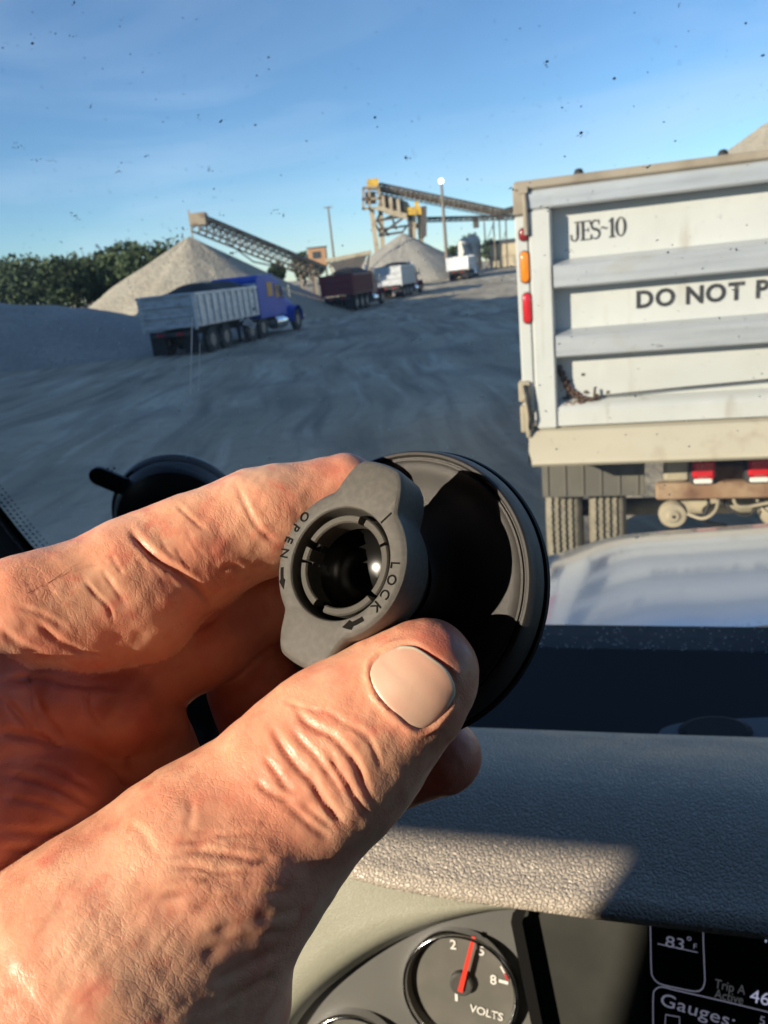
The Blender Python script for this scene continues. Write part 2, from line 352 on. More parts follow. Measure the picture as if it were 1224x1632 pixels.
for a in ((480, 401, 130, 34, 'green tree behind the low end of the left stacker conveyor'), (503, 398, 135, 30, 'rounded tree beside the orange hut behind the stacker'), (440, 418, 125, 26, 'low bushy tree under the stacker conveyor, right of the tall pile'),
          (608, 404, 150, 26, 'small tree peeping out left of the pile below the screening tower'), (722, 392, 150, 30, 'dark tree just right of the lamp pole'), (748, 372, 170, 34, 'tree crown rising behind the white silos'), (778, 380, 165, 26, 'smaller tree crown between silos and tan building')): tree(*a)

# ------------------------------------------------------------------ plant: stacker, screening tower, conveyors, poles, sheds
steel = M('weathered_steel', (0.34, 0.28, 0.20), 0.65, dirt=(1.5, (0.17, 0.10, 0.06), 0.45, 0.7))
steel_d = M('dark_steel', (0.085, 0.08, 0.075), 0.6, dirt=(2, (0.14, 0.10, 0.07), 0.5, 0.75))
beltm = M('conveyor_belt', (0.06, 0.06, 0.06), 0.8)
tanst = M('tan_steel', (0.45, 0.38, 0.27), 0.6, dirt=(1.2, (0.28, 0.20, 0.12), 0.45, 0.75))
yellow = M('yellow_paint', (0.68, 0.42, 0.06), 0.5, dirt=(1.6, (0.30, 0.19, 0.06), 0.45, 0.7))
def truss(mb, a, b, hgt, wid, n):
    a, b = np.asarray(a, float), np.asarray(b, float); t = (b - a) / np.linalg.norm(b - a); s = np.cross(t, [0, 0, 1]); s /= np.linalg.norm(s); up = np.cross(s, t)
    for sd_ in (-1, 1):
        o = s * wid / 2 * sd_
        mb.bar(a + o, b + o, .14, .14); mb.bar(a + o - up * hgt, b + o - up * hgt, .12, .12)
        for i in range(n):
            p0, p1 = a + (b - a) * i / n, a + (b - a) * (i + 1) / n
            mb.bar(p0 + o - up * hgt, p1 + o, .07, .07); mb.bar(p0 + o, p0 + o - up * hgt, .07, .07)
    for i in range(n + 1):
        p0 = a + (b - a) * i / n; mb.bar(p0 - s * wid / 2, p0 + s * wid / 2, .08, .08)
def belt(mb, a, b, wid, lift):
    a, b = np.asarray(a, float), np.asarray(b, float); t = (b - a) / np.linalg.norm(b - a); s = np.cross(t, [0, 0, 1]); s /= np.linalg.norm(s); up = np.cross(s, t)
    mb.add([a - s * wid / 2 + up * lift, a + s * wid / 2 + up * lift, b + s * wid / 2 + up * lift, b - s * wid / 2 + up * lift] + [q for q in (a - s * wid / 2 + up * (lift + .12), a + s * wid / 2 + up * (lift + .12), b + s * wid / 2 + up * (lift + .12), b - s * wid / 2 + up * (lift + .12))],
           [(0, 1, 2, 3), (7, 6, 5, 4), (0, 4, 5, 1), (1, 5, 6, 2), (2, 6, 7, 3), (3, 7, 4, 0)])
def conveyor(name, A, B, hgt, wid, n, label, legs=(), mat=None, solid=False):
    base = (A[0], A[1], gz(A[1])); t = thing(name, base, label=label, cat='conveyor'); off = np.array(base)
    mb = MB(off); truss(mb, A, B, hgt, wid, n); 
    s_ = np.cross(B - A, [0, 0, 1]); s_ = s_ / np.linalg.norm(s_) * wid * .42
    if solid:
        for k_ in (-1, 1): mb.bar(A + s_ * k_ - (0, 0, hgt * .45), B + s_ * k_ - (0, 0, hgt * .45), .05, hgt * .55)
    mb.build('truss', mat or steel, t)
    mb = MB(off); belt(mb, A, B, wid * .8, .12); mb.build('belt', beltm, t)
    for f_ in legs:
        q = A + (B - A) * f_; z = gz(q[1]); mb = MB(off)
        mb.bar((q[0] - wid / 2, q[1], z), q + (-wid / 2, 0, -hgt), .16, .16); mb.bar((q[0] + wid / 2, q[1] + .3, z), q + (wid / 2, 0, -hgt), .16, .16); mb.bar((q[0] - wid / 2, q[1], z + (q[2] - z) * .4), (q[0] + wid / 2, q[1], z + (q[2] - z) * .75), .09, .09); mb.build('support_leg', mat or steel, t)
    return t, off
A, B = at(314, 346, 62), at(512, 428, 70)
t, off = conveyor('stacker_conveyor', A, B, .95, 1.2, 20, 'long sloping stacker conveyor with lattice sides above the tall pale pile', legs=(.86,))
mb = MB(off); mb.box(A[0] - .5, A[0] + .7, A[1] - .7, A[1] + .7, A[2] - .6, A[2] + .25); mb.bar(A + (-.45, -.6, .5), A + (-.45, -.6, -3.2), .09, .09); mb.build('head_pulley_guard', steel, t)
mb = MB(off); q = A + (B - A) * .30; mb.tube([A + (B - A) * .22 + (0, -.7, -1), A + (B - A) * .40 + (0, -.7, -1.7), A + (B - A) * .62 + (0, -.7, -1.3)], .06, 6); mb.build('brace_cable', steel_d, t)
# feed hopper with splayed supports at the conveyor's foot
q0 = at(548, 430, 84); t = thing('feed_hopper', (q0[0], 84, gz(84)), label='tan feed hopper deck on splayed legs between blue and red trucks', cat='hopper'); off = np.array((q0[0], 84, gz(84)))
mb = MB(off); mb.bar(at(519, 416, 84), at(592, 402, 84), 1.6, .35); mb.build('deck', tanst, t)
mb = MB(off); mb.prism([(-2.0, 0), (2.0, .0), (1.0, -1.5), (-1.0, -1.5)], 1.4, u=(1, .0, .1), v=(0, 0, 1), o=at(555, 413, 84)); mb.build('hopper', steel_d, t)
for p in ((524, 417), (546, 414), (566, 409), (588, 405)):
    a = at(*p, 84); mb = MB(off); mb.bar(a, (a[0] + (0.9 if p[0] in (524, 566) else -.9), 84, gz(84) - .1), .2, .2); mb.build('leg', tanst, t)
q1 = at(508, 420, 90); hut = thing('control_hut', (q1[0], 90, gz(90)), label='small rust orange control hut on stilts by the stacker foot', cat='hut')
orange = M('orange_brown_paint', (0.42, 0.24, 0.13), 0.7); h0 = at(508, 424, 90)[2] - gz(90)
mb = MB(); mb.bbox(-1.0, 1.0, -1, 1, h0, h0 + 1.9, .05); mb.build('cabin', orange, hut)
mb = MB(); mb.box(-1.1, 1.1, -1.1, 1.1, h0 + 1.9, h0 + 2.0); mb.build('roof', steel_d, hut)
MB().box(-.5, .4, -1.03, -1.0, h0 + .8, h0 + 1.5).build('window', M('hut_glass', (.05, .06, .07), .1), hut)
for sx in (-.8, .8): MB().box(sx - .1, sx + .1, -.9, -.7, 0, h0).build('stilt', steel_d, hut)

D = 108
z0 = gz(D); T0 = np.array([at(598, 430, D)[0], D, z0]); tw = thing('screening_tower', T0, label='rusty screening tower with yellow hoppers over the grey pile', cat='quarry plant')
def a2(px, py, dy=0.0): return at(px, py, D + dy)
mb = MB(T0)
for dx, dy in ((0, 0), (14, 3.0)):
    mb.bar(a2(592 + dx, 330, dy), (a2(602 + dx * .5, 400, dy)[0], D + dy, z0), .62, .62)
mb.bar(a2(668, 340), (a2(672, 400)[0], D, z0), .60, .60); mb.bar(a2(656, 340, 3), (a2(658, 400, 3)[0], D + 3, z0), .60, .60)
mb.build('main_leg', tanst, tw)
mb = MB(T0)
for p, q in (((600, 352), (640, 345)), ((604, 376), (640, 370)), ((604, 376), (644, 346)), ((602, 352), (620, 376)), ((640, 345), (668, 342)), ((660, 380), (648, 342))): mb.bar(a2(*p, -.3), a2(*q, -.3), .30, .30)

for p, q in (((602, 366), (648, 360)), ((590, 340), (606, 372)), ((606, 340), (592, 368)), ((656, 346), (672, 372)), ((672, 346), (658, 372)), ((610, 350), (640, 338)), ((620, 335), (632, 366)), ((640, 372), (655, 352))): mb.bar(a2(*p, .6), a2(*q, .6), .24, .24)
mb.build('cross_brace', steel_d, tw)
mb = MB(T0); mb.hexa([a2(583, 326, -1), a2(600, 325, -1), a2(600, 325, 1), a2(583, 326, 1), a2(582, 306, -1), a2(598, 305, -1), a2(598, 305, 1), a2(582, 306, 1)]); mb.build('drive_housing', steel, tw)
mb = MB(T0); mb.hexa([a2(612, 340, -1.6), a2(650, 350, -1.6), a2(650, 350, 1.6), a2(612, 340, 1.6), a2(612, 336, -1.6), a2(650, 346, -1.6), a2(650, 346, 1.6), a2(612, 336, 1.6)]); mb.build('walkway', tanst, tw)
mb = MB(T0); mb.hexa([a2(641, 330, -.5), a2(655, 332, -.5), a2(655, 332, 1), a2(641, 330, 1), a2(636, 316, -.5), a2(650, 322, -.5), a2(650, 322, 1), a2(636, 316, 1)]); mb.build('feed_chute', tanst, tw)
mb = MB(T0); mb.hexa([a2(585, 303, -1.2), a2(603, 303, -1.2), a2(603, 303, 1.5), a2(585, 303, 1.5), a2(585, 286, -1.2), a2(603, 284, -1.2), a2(603, 284, 1.5), a2(585, 286, 1.5)]); mb.build('head_box', yellow, tw)
mb = MB(T0)
for p, q in (((578, 300), (604, 298)), ((577, 318), (606, 316)), ((577, 333), (612, 331)), ((579, 300), (579, 334)), ((588, 300), (589, 334)), ((603, 298), (606, 332))):
    mb.bar(a2(*p, -1.4), a2(*q, -1.4), .30, .30); mb.bar(a2(*p, 1.4), a2(*q, 1.4), .30, .30)
mb.hexa([a2(577, 333, -1.5), a2(612, 331, -1.5), a2(612, 331, 1.5), a2(577, 333, 1.5), a2(577, 331, -1.5), a2(612, 329, -1.5), a2(612, 329, 1.5), a2(577, 331, 1.5)])
mb.build('platform_railing', steel, tw)
mb = MB(T0); mb.hexa([a2(603, 334, -1.3), a2(645, 345, -1.3), a2(645, 345, 1.3), a2(603, 334, 1.3), a2(603, 309, -1.3), a2(642, 318, -1.3), a2(642, 318, 1.3), a2(603, 309, 1.3)]); mb.build('screen_box', steel_d, tw)
mb = MB(T0)
for px in (610, 622, 634): mb.bar(a2(px, 310 + (px - 603) * .24, -1.45), a2(px + 2, 335 + (px - 603) * .24, -1.45), .40, .40)
mb.bar(a2(600, 331, -1.45), a2(648, 344, -1.45), .45, .5); mb.build('screen_rib', tanst, tw)
mb = MB(T0); mb.hexa([a2(640, 343, -1.0), a2(672, 342, -1.0), a2(672, 342, 1.0), a2(640, 343, 1.0), a2(638, 331, -1.0), a2(671, 329, -1.0), a2(671, 329, 1.0), a2(638, 331, 1.0)])
mb.hexa([a2(661, 331, -.6), a2(668, 331, -.6), a2(668, 331, .6), a2(661, 331, .6), a2(661, 321, -.6), a2(667, 321, -.6), a2(667, 321, .6), a2(661, 321, .6)]); mb.build('yellow_hopper', yellow, tw)
for x0, mat_ in ((650, steel_d), (657, tanst), (670, steel_d)):
    mb = MB(T0); mb.hexa([a2(x0 + 1, 380, -.7), a2(x0 + 6, 380, -.7), a2(x0 + 6, 380, .7), a2(x0 + 1, 380, .7), a2(x0, 343, -.7), a2(x0 + 6, 342, -.7), a2(x0 + 6, 342, .7), a2(x0, 343, .7)]); mb.build('chute', mat_, tw)
mb = MB(T0); mb.hexa([a2(671, 378, -.9), a2(680, 377, -.9), a2(680, 377, .9), a2(671, 378, .9), a2(671, 329, -.9), a2(680, 328, -.9), a2(680, 328, .9), a2(671, 329, .9)]); mb.build('side_chute', steel_d, tw)
t, off = conveyor('overhead_conveyor', a2(604, 295, 0), a2(800, 336, 6), .9, 1.3, 26, 'long high conveyor gallery running right from the tower head', legs=(.88,), mat=steel, solid=True)
t, off = conveyor('overhead_conveyor', a2(795, 338, 8), a2(840, 325, 10), .9, 1.3, 8, 'short conveyor rising out of sight behind the white trailer', mat=steel, solid=True)
t, off = conveyor('transfer_conveyor', a2(680, 349, 2), a2(830, 345, 4), .35, .9, 18, 'thin level conveyor beneath the high gallery', legs=(.8,), mat=steel_d)
mb = MB(off); q = a2(758, 347, 3); mb.bar(q, q + (0, 0, -1.3), .7, .7); mb.build('drive_unit', steel_d, t)
polem = M('pole_wood', (0.20, 0.17, 0.14), 0.8)
def pole(px, top, base, y, label, lamp):
    P = at(px, base, y); z = gz(y); hgt = at(px, top, y)[2] - z; t = thing('light_pole', (P[0], y, z), label=label, cat='light pole')
    MB().tube([(0, 0, 0), (0, 0, hgt)], [.16 if not lamp else .26, .10 if not lamp else .15], 8).build('pole', polem, t)
    if lamp:
        lm = M('lamp_glint', (.9, .9, .9), .2, emit=((1, .97, .9), 2.5)); MB().lathe([(.001, -.45), (.24, -.25), (.28, 0), (.20, .2), (.001, .26)], 12, c=(0, 0, hgt + .2)).build('lamp', lm, t, smooth=True)  # glow stands in for the sun's glint on the pole top
    else: MB().bar((-.5, 0, hgt - .1), (.5, 0, hgt - .1), .1, .12).build('cross_arm', polem, t)
pole(711, 290, 398, 100, 'tall light pole with a glow for the sun glint at its lamp, beside the tower pile', True)
pole(533, 328, 420, 96, 'thin bare pole left of the screening tower', False)
# silos, shed, building
white = M('silo_paint', (0.62, 0.60, 0.54), 0.6, dirt=(1.0, (0.40, 0.37, 0.31), 0.45, 0.7)); bld = M('tan_siding', (0.52, 0.44, 0.30), 0.7, dirt=(.6, (0.42, 0.35, 0.24), 0.45, 0.7))
for px, top, lab in ((742, 378, 'white rounded silo tank, left of the pair near the tan building'), (757, 372, 'taller white silo tank next to the gallery leg')):
    P = at(px, 425, 118); z = gz(118); h_ = at(px, top, 118)[2] - z; t = thing('silo', (P[0], 118, z), label=lab, cat='silo')
    MB().lathe([(1.0, 0), (1.05, .05), (1.05, h_ * .78), (.8, h_ * .9), (.35, h_ * .98), (.001, h_)], 20).build('tank', white, t, angle=40)
    mb = MB(); mb.bar((.6, -1.1, 0), (.6, -1.1, h_ * .8), .06, .06); mb.bar((.85, -1.05, 0), (.85, -1.05, h_ * .8), .06, .06)
    for k in range(9): mb.bar((.6, -1.1, h_ * .08 * (k + 1)), (.85, -1.05, h_ * .08 * (k + 1)), .04, .04)
    mb.build('ladder', steel_d, t)
P = at(803, 426, 116); z = gz(116); t = thing('plant_building', (P[0], 116, z), rz=-.2, label='tan block building with dark roof at the far end of the yard', cat='building')
h_ = at(803, 388, 116)[2] - z; MB().box(-1.8, 3.6, -2, 2, 0, h_).build('wall', bld, t)
mb = MB(); mb.prism([(-2.0, h_), (3.8, h_), (3.4, h_ + .5), (-1.6, h_ + .5)], -4.4, u=(1, 0, 0), v=(0, 0, 1), o=(0, -2.2, 0)); mb.build('roof', M('shed_roof', (.06, .065, .08), .5), t)
mb = MB(); mb.box(-1.85, 3.65, -2.06, -2.0, h_ * .42, h_ * .46); mb.build('band', steel, t)
for x_ in (-.9, 1.4): MB().box(x_, x_ + .9, -2.04, -2.0, h_ * .05, h_ * .38).build('door', M('door_grey', (.3, .27, .2), .6), t)

# ------------------------------------------------------------------ trucks in the yard
tyre_m = M('tyre_rubber', (0.030, 0.028, 0.026), 0.85, dirt=(6, (0.10, 0.09, 0.075), 0.45, 0.7)); rim_m = M('rim_metal', (0.22, 0.22, 0.225), 0.35, metal=0.7, dirt=(8, (0.2, 0.19, 0.17), .5, .8))
frame_m = M('truck_frame', (0.03, 0.03, 0.032), 0.7, dirt=(3, (0.07, 0.065, 0.055), .45, .7)); tarp_m = M('black_tarp', (0.016, 0.016, 0.018), 0.8, bump=('noise', 3, .5, .1))
silver = M('brushed_aluminium', (0.58, 0.60, 0.62), 0.38, metal=0.45, dirt=(2.5, (0.36, 0.36, 0.35), .45, .75, (1, 1, 2.5))); whitep = M('white_truck_paint', (0.72, 0.73, 0.73), 0.4, dirt=(2, (0.5, 0.48, 0.44), .5, .8))
redp = M('red_truck_paint', (0.17, 0.018, 0.024), 0.45, dirt=(2.2, (0.10, 0.045, 0.04), .45, .75)); bluep = M('blue_truck_paint', (0.010, 0.065, 0.40), 0.45, coat=.1, spec=.3, noise=(2.0, (.03, .07, .46), .4, .7))
glassm = M('truck_glass', (0.02, 0.025, 0.03), 0.06, spec=.8); chrome = M('chrome', (0.75, 0.75, 0.76), 0.12, metal=1.0); amberm = M('amber_sticker', (0.7, 0.32, 0.05), .5); redl = M('red_lens', (0.55, 0.02, 0.03), .2)
def wheel_pair(parent, x, y, r=.52, wd=.28, dual=True, n=22):
    for s in (-1, 1):
        cx = x * s
        t = MB().lathe([(r * .52, -wd / 2), (r * .9, -wd / 2), (r, -wd * .38), (r, wd * .38), (r * .9, wd / 2), (r * .52, wd / 2)], n, c=(cx, y, r), ax=(1, 0, 0), closed=True).build('tyre', tyre_m, parent, angle=35)
        MB().lathe([(.001, .02 * s), (r * .28, .02 * s), (r * .35, wd * .35 * s), (r * .5, wd * .42 * s), (r * .54, wd * .42 * s)], n, c=(cx, y, r), ax=(1, 0, 0)).build('rim', rim_m, t, angle=35)
def dump_body(t, Wd, L, z0, z1, mat, tail_mat=None, ribs=9, y0=0.0, tarp=.3):
    h = z1 - z0; w2 = Wd / 2
    for s in (-1, 1):
        MB().box(s * w2 - .03, s * w2 + .03, y0 + .05, y0 + L, z0, z1).build('side_wall', mat, t)
        proto = None
        for k in range(ribs):
            y = y0 + .3 + (L - .6) * k / (ribs - 1)
            if proto is None: proto = MB().bbox(s * w2 - .02 if s > 0 else s * w2 - .1, s * w2 + .1 if s > 0 else s * w2 + .02, -.05, .05, z0 + .05, z1 - .1, .015).build('side_rib', mat, t); proto.location = (0, y, 0)
            else: inst(proto, t, (0, y, 0))
        MB().bbox(s * w2 - .08, s * w2 + .08, y0, y0 + L, z1 - .12, z1, .02).build('top_rail', mat, t)
    MB().box(-w2, w2, y0 + .04, y0 + .09, z0, z1).build('tailgate', tail_mat or mat, t)
    for k in range(4): MB().bbox(-w2 + .1, w2 - .1, y0 - .03, y0 + .05, z0 + h * (k / 3) * .93, z0 + h * (k / 3) * .93 + .1, .02).build('tailgate_rail', mat, t)
    for s in (-1, 1): MB().bbox(s * (w2 - .07) - .07, s * (w2 - .07) + .07, y0 - .05, y0 + .05, z0 - .1, z1, .02).build('rear_post', mat, t)
    MB().box(-w2, w2, y0 + L - .05, y0 + L, z0, z1 + .1).build('front_wall', mat, t)
    MB().box(-w2, w2, y0 + .1, y0 + L - .1, z0, z0 + .06).build('bed_floor', frame_m, t)
    if tarp:
        mb = MB(); mb.grid([[(x, y, z1 - .02 + tarp * math.exp(-((x) / (w2 * .75)) ** 4) * (1 if 0 < i < 6 else .1) + .05 * math.sin(y * 3 + x)) for x in np.linspace(-w2 + .03, w2 - .03, 9)] for i, y in enumerate(np.linspace(y0 + L * .25, y0 + L - .06, 7))]); mb.build('tarp', tarp_m, t, smooth=True)
def rear_end(t, y0, z0):
    MB().bbox(-.9, .9, y0 - .02, y0 + .12, z0 - .32, z0 - .14, .02).build('rear_bumper', frame_m, t)
    for s in (-1, 1):
        MB().box(s * .75 - .33, s * .75 + .33, y0 + .2, y0 + .23, .12, z0 - .1).build('mud_flap', tarp_m, t)
        for k in (0, 1): MB().lathe([(.001, -.02), (.05, -.02), (.06, 0)], 10, c=(s * (.35 + .18 * k), y0 - .03, z0 - .23), ax=(0, 1, 0)).build('tail_light', redl, t)
def chassis(t, y0, y1, z=.75):
    for s in (-1, 1): MB().bbox(s * .42 - .05, s * .42 + .05, y0, y1, z, z + .28, .01).build('frame_rail', frame_m, t)
def cab(t, y0, mat, sleeper=0.0, hood=1.9, zr=2.6, glass=True):
    w2 = 1.05
    if sleeper: 
        mb = MB(); mb.prism([(y0, .95), (y0 + sleeper, .95), (y0 + sleeper, zr + .38), (y0 + .25, zr + .34), (y0, zr + .15)], 2.36, u=(0, 1, 0), v=(0, 0, 1), o=(-1.18, 0, 0)); mb.build('sleeper', mat, t, angle=30)
        MB().bbox(1.18, 1.2, y0 + sleeper * .55, y0 + sleeper * .9, 1.9, 2.55, .005).build('sleeper_decal', amberm, t); y0 += sleeper + .004
    mb = MB(); mb.prism([(y0, .95), (y0 + 1.55, .95), (y0 + 1.6, 1.75), (y0 + 1.1, zr), (y0 + .1, zr + (.34 if sleeper else .1)), (y0, zr + (.36 if sleeper else .08))], 2 * w2, u=(0, 1, 0), v=(0, 0, 1), o=(-w2, 0, 0)); mb.build('cabin', mat, t, angle=30)
    for s in (-1, 1):
        mb = MB(); mb.prism([(y0 + .35, 1.78), (y0 + 1.4, 1.78), (y0 + 1.05, 2.42), (y0 + .35, 2.42)], .02 * s, u=(0, 1, 0), v=(0, 0, 1), o=(s * w2, 0, 0)); mb.build('side_window', glassm, t)
        MB().bbox(s * 1.28 - .05, s * 1.28 + .05, y0 + 1.5, y0 + 1.62, 1.7, 2.35, .02).build('mirror', chrome, t)
        MB().tube([(s * .75, y0 - .1, .9), (s * .75, y0 - .1, 3.1)], .07, 10).build('exhaust_stack', chrome, t, smooth=True) if not sleeper else None
        MB().lathe([(.001, 0), (.30, 0), (.32, .05), (.32, 1.3), (.30, 1.35), (.001, 1.35)], 18, c=(s * .92, y0 - .1, .62), ax=(0, 1, 0)).build('fuel_tank', chrome, t, angle=40)
    mb = MB(); mb.add([(-.95, y0 + 1.61, 1.78), (.95, y0 + 1.61, 1.78), (.9, y0 + 1.15, zr - .1), (-.9, y0 + 1.15, zr - .1)], [(0, 1, 2, 3)]); mb.build('windscreen', glassm, t)
    y1 = y0 + 1.58
    sec = lambda y, zt, ww: [(-ww, y, .75), (-ww, y, zt - .22), (-ww * .75, y, zt), (ww * .75, y, zt), (ww, y, zt - .22), (ww, y, .75)]
    mb = MB(); mb.grid([sec(y1, 1.80, .82), sec(y1 + hood * .5, 1.70, .80), sec(y1 + hood * .85, 1.55, .74), sec(y1 + hood, 1.25, .68), sec(y1 + hood + .02, .8, .66)]); mb.add(sec(y1 + hood + .02, .8, .66), [(0, 1, 2, 3, 4, 5)]); mb.build('hood', mat, t, angle=40)
    for s in (-1, 1):
        a = [math.radians(v) for v in range(-10, 191, 20)]; mb = MB()
        mb.grid([[(s * xx, y1 + hood * .62 + .68 * math.cos(v), .62 + .66 * math.sin(v)) for v in a] for xx in (.72, 1.16, 1.2)]); mb.build('fender', mat, t, smooth=True)
        MB().lathe([(.001, 0.12), (.12, .1), (.15, 0)], 12, c=(s * .9, y1 + hood * .98, .98), ax=(0, 1, 0)).build('headlight', chrome, t)
    MB().bbox(-1.15, 1.15, y1 + hood + .05, y1 + hood + .25, .42, .78, .05).build('front_bumper', chrome, t)
    wheel_pair(t, 1.0, y1 + hood * .62, dual=False)
def at_lane(px, py): return on_ground(px, py)
# silver end-dump trailer and its blue tractor
o = on_ground(279, 571); tl = thing('dump_trailer', o, -HEAD, 'silver end dump trailer with ribbed sides hitched behind the blue tractor', 'trailer')
dump_body(tl, 2.5, 5.9, 1.15, 2.45, silver, ribs=10, tarp=.34); rear_end(tl, 0, 1.15); chassis(tl, .3, 5.8, .80); wheel_pair(tl, .98, 1.4); wheel_pair(tl, .98, 2.65)
for s in (-1, 1): MB().bbox(s * .7 - .06, s * .7 + .06, 4.6, 4.75, .1, .9, .02).build('landing_leg', frame_m, tl)
q = np.array([o[0] + hx * 4.7, o[1] + hy * 4.7, o[2]]); tr = thing('tractor_unit', q, -HEAD, 'bright blue semi tractor with tall sleeper cab and chrome tanks', 'truck')
chassis(tr, -.6, 7.2, .72); wheel_pair(tr, .98, .55); wheel_pair(tr, .98, 1.85); cab(tr, 1.55, bluep, sleeper=1.9, hood=2.0, zr=2.55)
for s in (-1, 1): MB().lathe([(.001, 0), (.16, 0), (.18, .06), (.18, .55), (.001, .6)], 14, c=(s * .9, 1.2, 1.35), ax=(0, 1, 0)).build('air_tank', chrome, tr, angle=40)
def dump_truck(px, py, mat, cabmat, label, L=5.0, z1=2.55, tarp=.3, tail=None):
    o = on_ground(px, py); t = thing('dump_truck', o, -HEAD, label, 'dump truck', 'dump trucks lined up in the yard')
    dump_body(t, 2.45, L, 1.15, z1, mat, tail, ribs=9, tarp=tarp); rear_end(t, 0, 1.15); chassis(t, .2, L + 3.4); wheel_pair(t, .98, 1.0); wheel_pair(t, .98, 2.3); wheel_pair(t, .98, 3.6); cab(t, L + .25, cabmat, hood=1.6, zr=2.45)
    return t
dump_truck(541, 498, redp, redp, 'dark red dump truck with black tarp, rear towards the viewer', tarp=.42)
dump_truck(622, 477, silver, redp, 'silver dump truck with black tarp ahead of the red one', z1=2.75, tarp=.3)
dump_truck(731, 447, whitep, whitep, 'white dump truck farthest along the yard, near the silos', z1=2.5, tarp=.0, L=4.4)
# ------------------------------------------------------------------ the white dump trailer just ahead
TY = math.radians(16); tx = np.array([math.cos(TY), -math.sin(TY), 0]); ty = np.array([math.sin(TY), math.cos(TY), 0])
anchor = hit(840, 500, CAM + 4.8 * ray(840, 500), -ty)
org = np.array([anchor[0], anchor[1], 0.0])
trl = thing('dump_trailer', org, -TY, 'large white dump trailer with DO NOT PUSH lettering on its tailgate, close ahead', 'trailer')
wt = M('trailer_paint', (0.49, 0.50, 0.475), 0.45, noise=[(1.6, (0.45, 0.455, 0.42), 0.45, 0.75)], dirt=[7, (0.28, 0.24, 0.17), 0.60, 0.86, (1, 1, 0.16)], bump=[('noise', 2.2, 0.35, 0.03), ('noise', 9, 0.15, 0.01)], rough_noise=(4, .35, .6))
wal = M('trailer_aluminium', (0.47, 0.49, 0.50), 0.36, metal=0.3, noise=[(3, (0.37, 0.39, 0.41), 0.4, 0.7, (0.4, 1, 6))], dirt=(6, (0.40, 0.37, 0.30), 0.58, 0.8, (.5, 1, 1)), bump=[('noise', 2.5, 0.35, 0.03), ('noise', 8, 0.15, 0.01, (1, 1, 3))])
tanc = M('dusty_cap', (0.31, 0.265, 0.20), 0.75, dirt=(5, (0.22, 0.18, 0.13), .45, .7)); apr = M('dusty_apron', (0.40, 0.355, 0.26), 0.7, noise=(2, (0.46, 0.42, 0.32), .4, .7, (.5, 1, 1)), dirt=(7, (0.33, 0.27, 0.19), .55, .8))
rust = M('rust', (0.075, 0.045, 0.03), 0.85, noise=(14, (0.22, 0.10, 0.045), .5, .75), bump=('noise', 40, .6, .01)); rusty = M('rusty_beam', (0.22, 0.125, 0.07), 0.8, noise=(4, (0.34, 0.24, 0.15), .4, .7), dirt=(9, (.12, .06, .035), .5, .75))
dust = M('dusty_metal', (0.36, 0.31, 0.22), 0.85, noise=(6, (0.22, 0.19, 0.14), .4, .7)); blackm = M('black_hose', (0.015, 0.015, 0.015), .6); inkm = M('black_lettering', (0.03, 0.03, 0.032), .55, dirt=(16, (.2, .19, .17), .56, .8))
ambl = M('amber_lens', (0.80, 0.22, 0.01), .22, coat=.6); redlens = M('red_marker_lens', (0.50, 0.015, 0.02), .2, coat=.6); darkred = M('dark_red_lens', (0.22, 0.012, 0.015), .25, coat=.5); whl = M('clear_lens', (.72, .70, .66), .2)
TW = 2.52
MB().bbox(.03, .165, 0.0, .17, 1.42, 2.755, .012).build('left_post', wt, trl); MB().bbox(TW - .165, TW - .03, 0, .17, 1.42, 2.755, .012).build('right_post', wt, trl)
for s0, s1 in ((-.052, .026), (TW - .026, TW + .052)):
    MB().bbox(s0, s1, .012, .30, 1.52, 2.73, .01).build('corner_strip', wt, trl); MB().bbox(s0 - .004, s1 + .004, .006, .30, 2.735, 2.90, .01).build('corner_cap', tanc, trl)
MB().bbox(.028, TW - .028, -.004, .2, 2.757, 2.868, .012).build('top_rail', wal, trl)
MB().bbox(-.05, TW + .05, -.012, .24, 2.871, 2.925, .012).build('top_cap', tanc, trl)
MB().box(.166, TW - .166, 0.125, .150, 1.45, 2.756).build('tailgate_panel', wt, trl)
def rail(z0, z1, name='tailgate_rail'):
    mb = MB(); prof = [(.124, z0 - .012), (.012, z0), (.0, z0 + .010), (.0, z1 - .010), (.010, z1), (.124, z1 + .03)]
    mb.grid([[(x, y, z) for (y, z) in prof] for x in (.168, TW - .168)][::-1]); o_ = mb.build(name, wal, trl, angle=8); return o_
rail(2.292, 2.428); rail(1.872, 2.005)
mb = MB(); prof = [(.124, 1.585), (.05, 1.57), (.02, 1.55), (.006, 1.53), (.006, 1.435)]; mb.grid([[(x, y, z) for y, z in prof] for x in (TW - .168, .168)]); mb.build('tailgate_rail', wt, trl, angle=25)
# body behind
for s0 in (0.0, TW - .05): MB().box(s0, s0 + .05, .3, 8.8, 1.42, 2.86).build('side_wall', wt, trl)
MB().box(0.05, TW - .05, .3, 8.8, 1.42, 1.48).build('bed_floor', tanc, trl); MB().box(0, TW, 8.8, 8.85, 1.42, 2.9).build('front_wall', wt, trl)
rb = None
for s0 in (-.06, TW):
    rb = None
    for k in range(14):
        if rb is None: rb = MB().bbox(s0, s0 + .06, 0, .09, 1.46, 2.84, .01).build('side_rib', wt, trl); rb.location = (0, .6, 0)
        else: inst(rb, trl, (0, .6 + .6 * k, 0))
mb = MB(); mb.grid([[(x, y, 2.80 + .10 * math.sin(math.pi * (x / TW)) + .02 * math.sin(3 * y)) for x in np.linspace(.06, TW - .06, 9)] for y in np.linspace(.5, 8.7, 12)]); mb.build('load_tarp', tarp_m, trl, smooth=True)
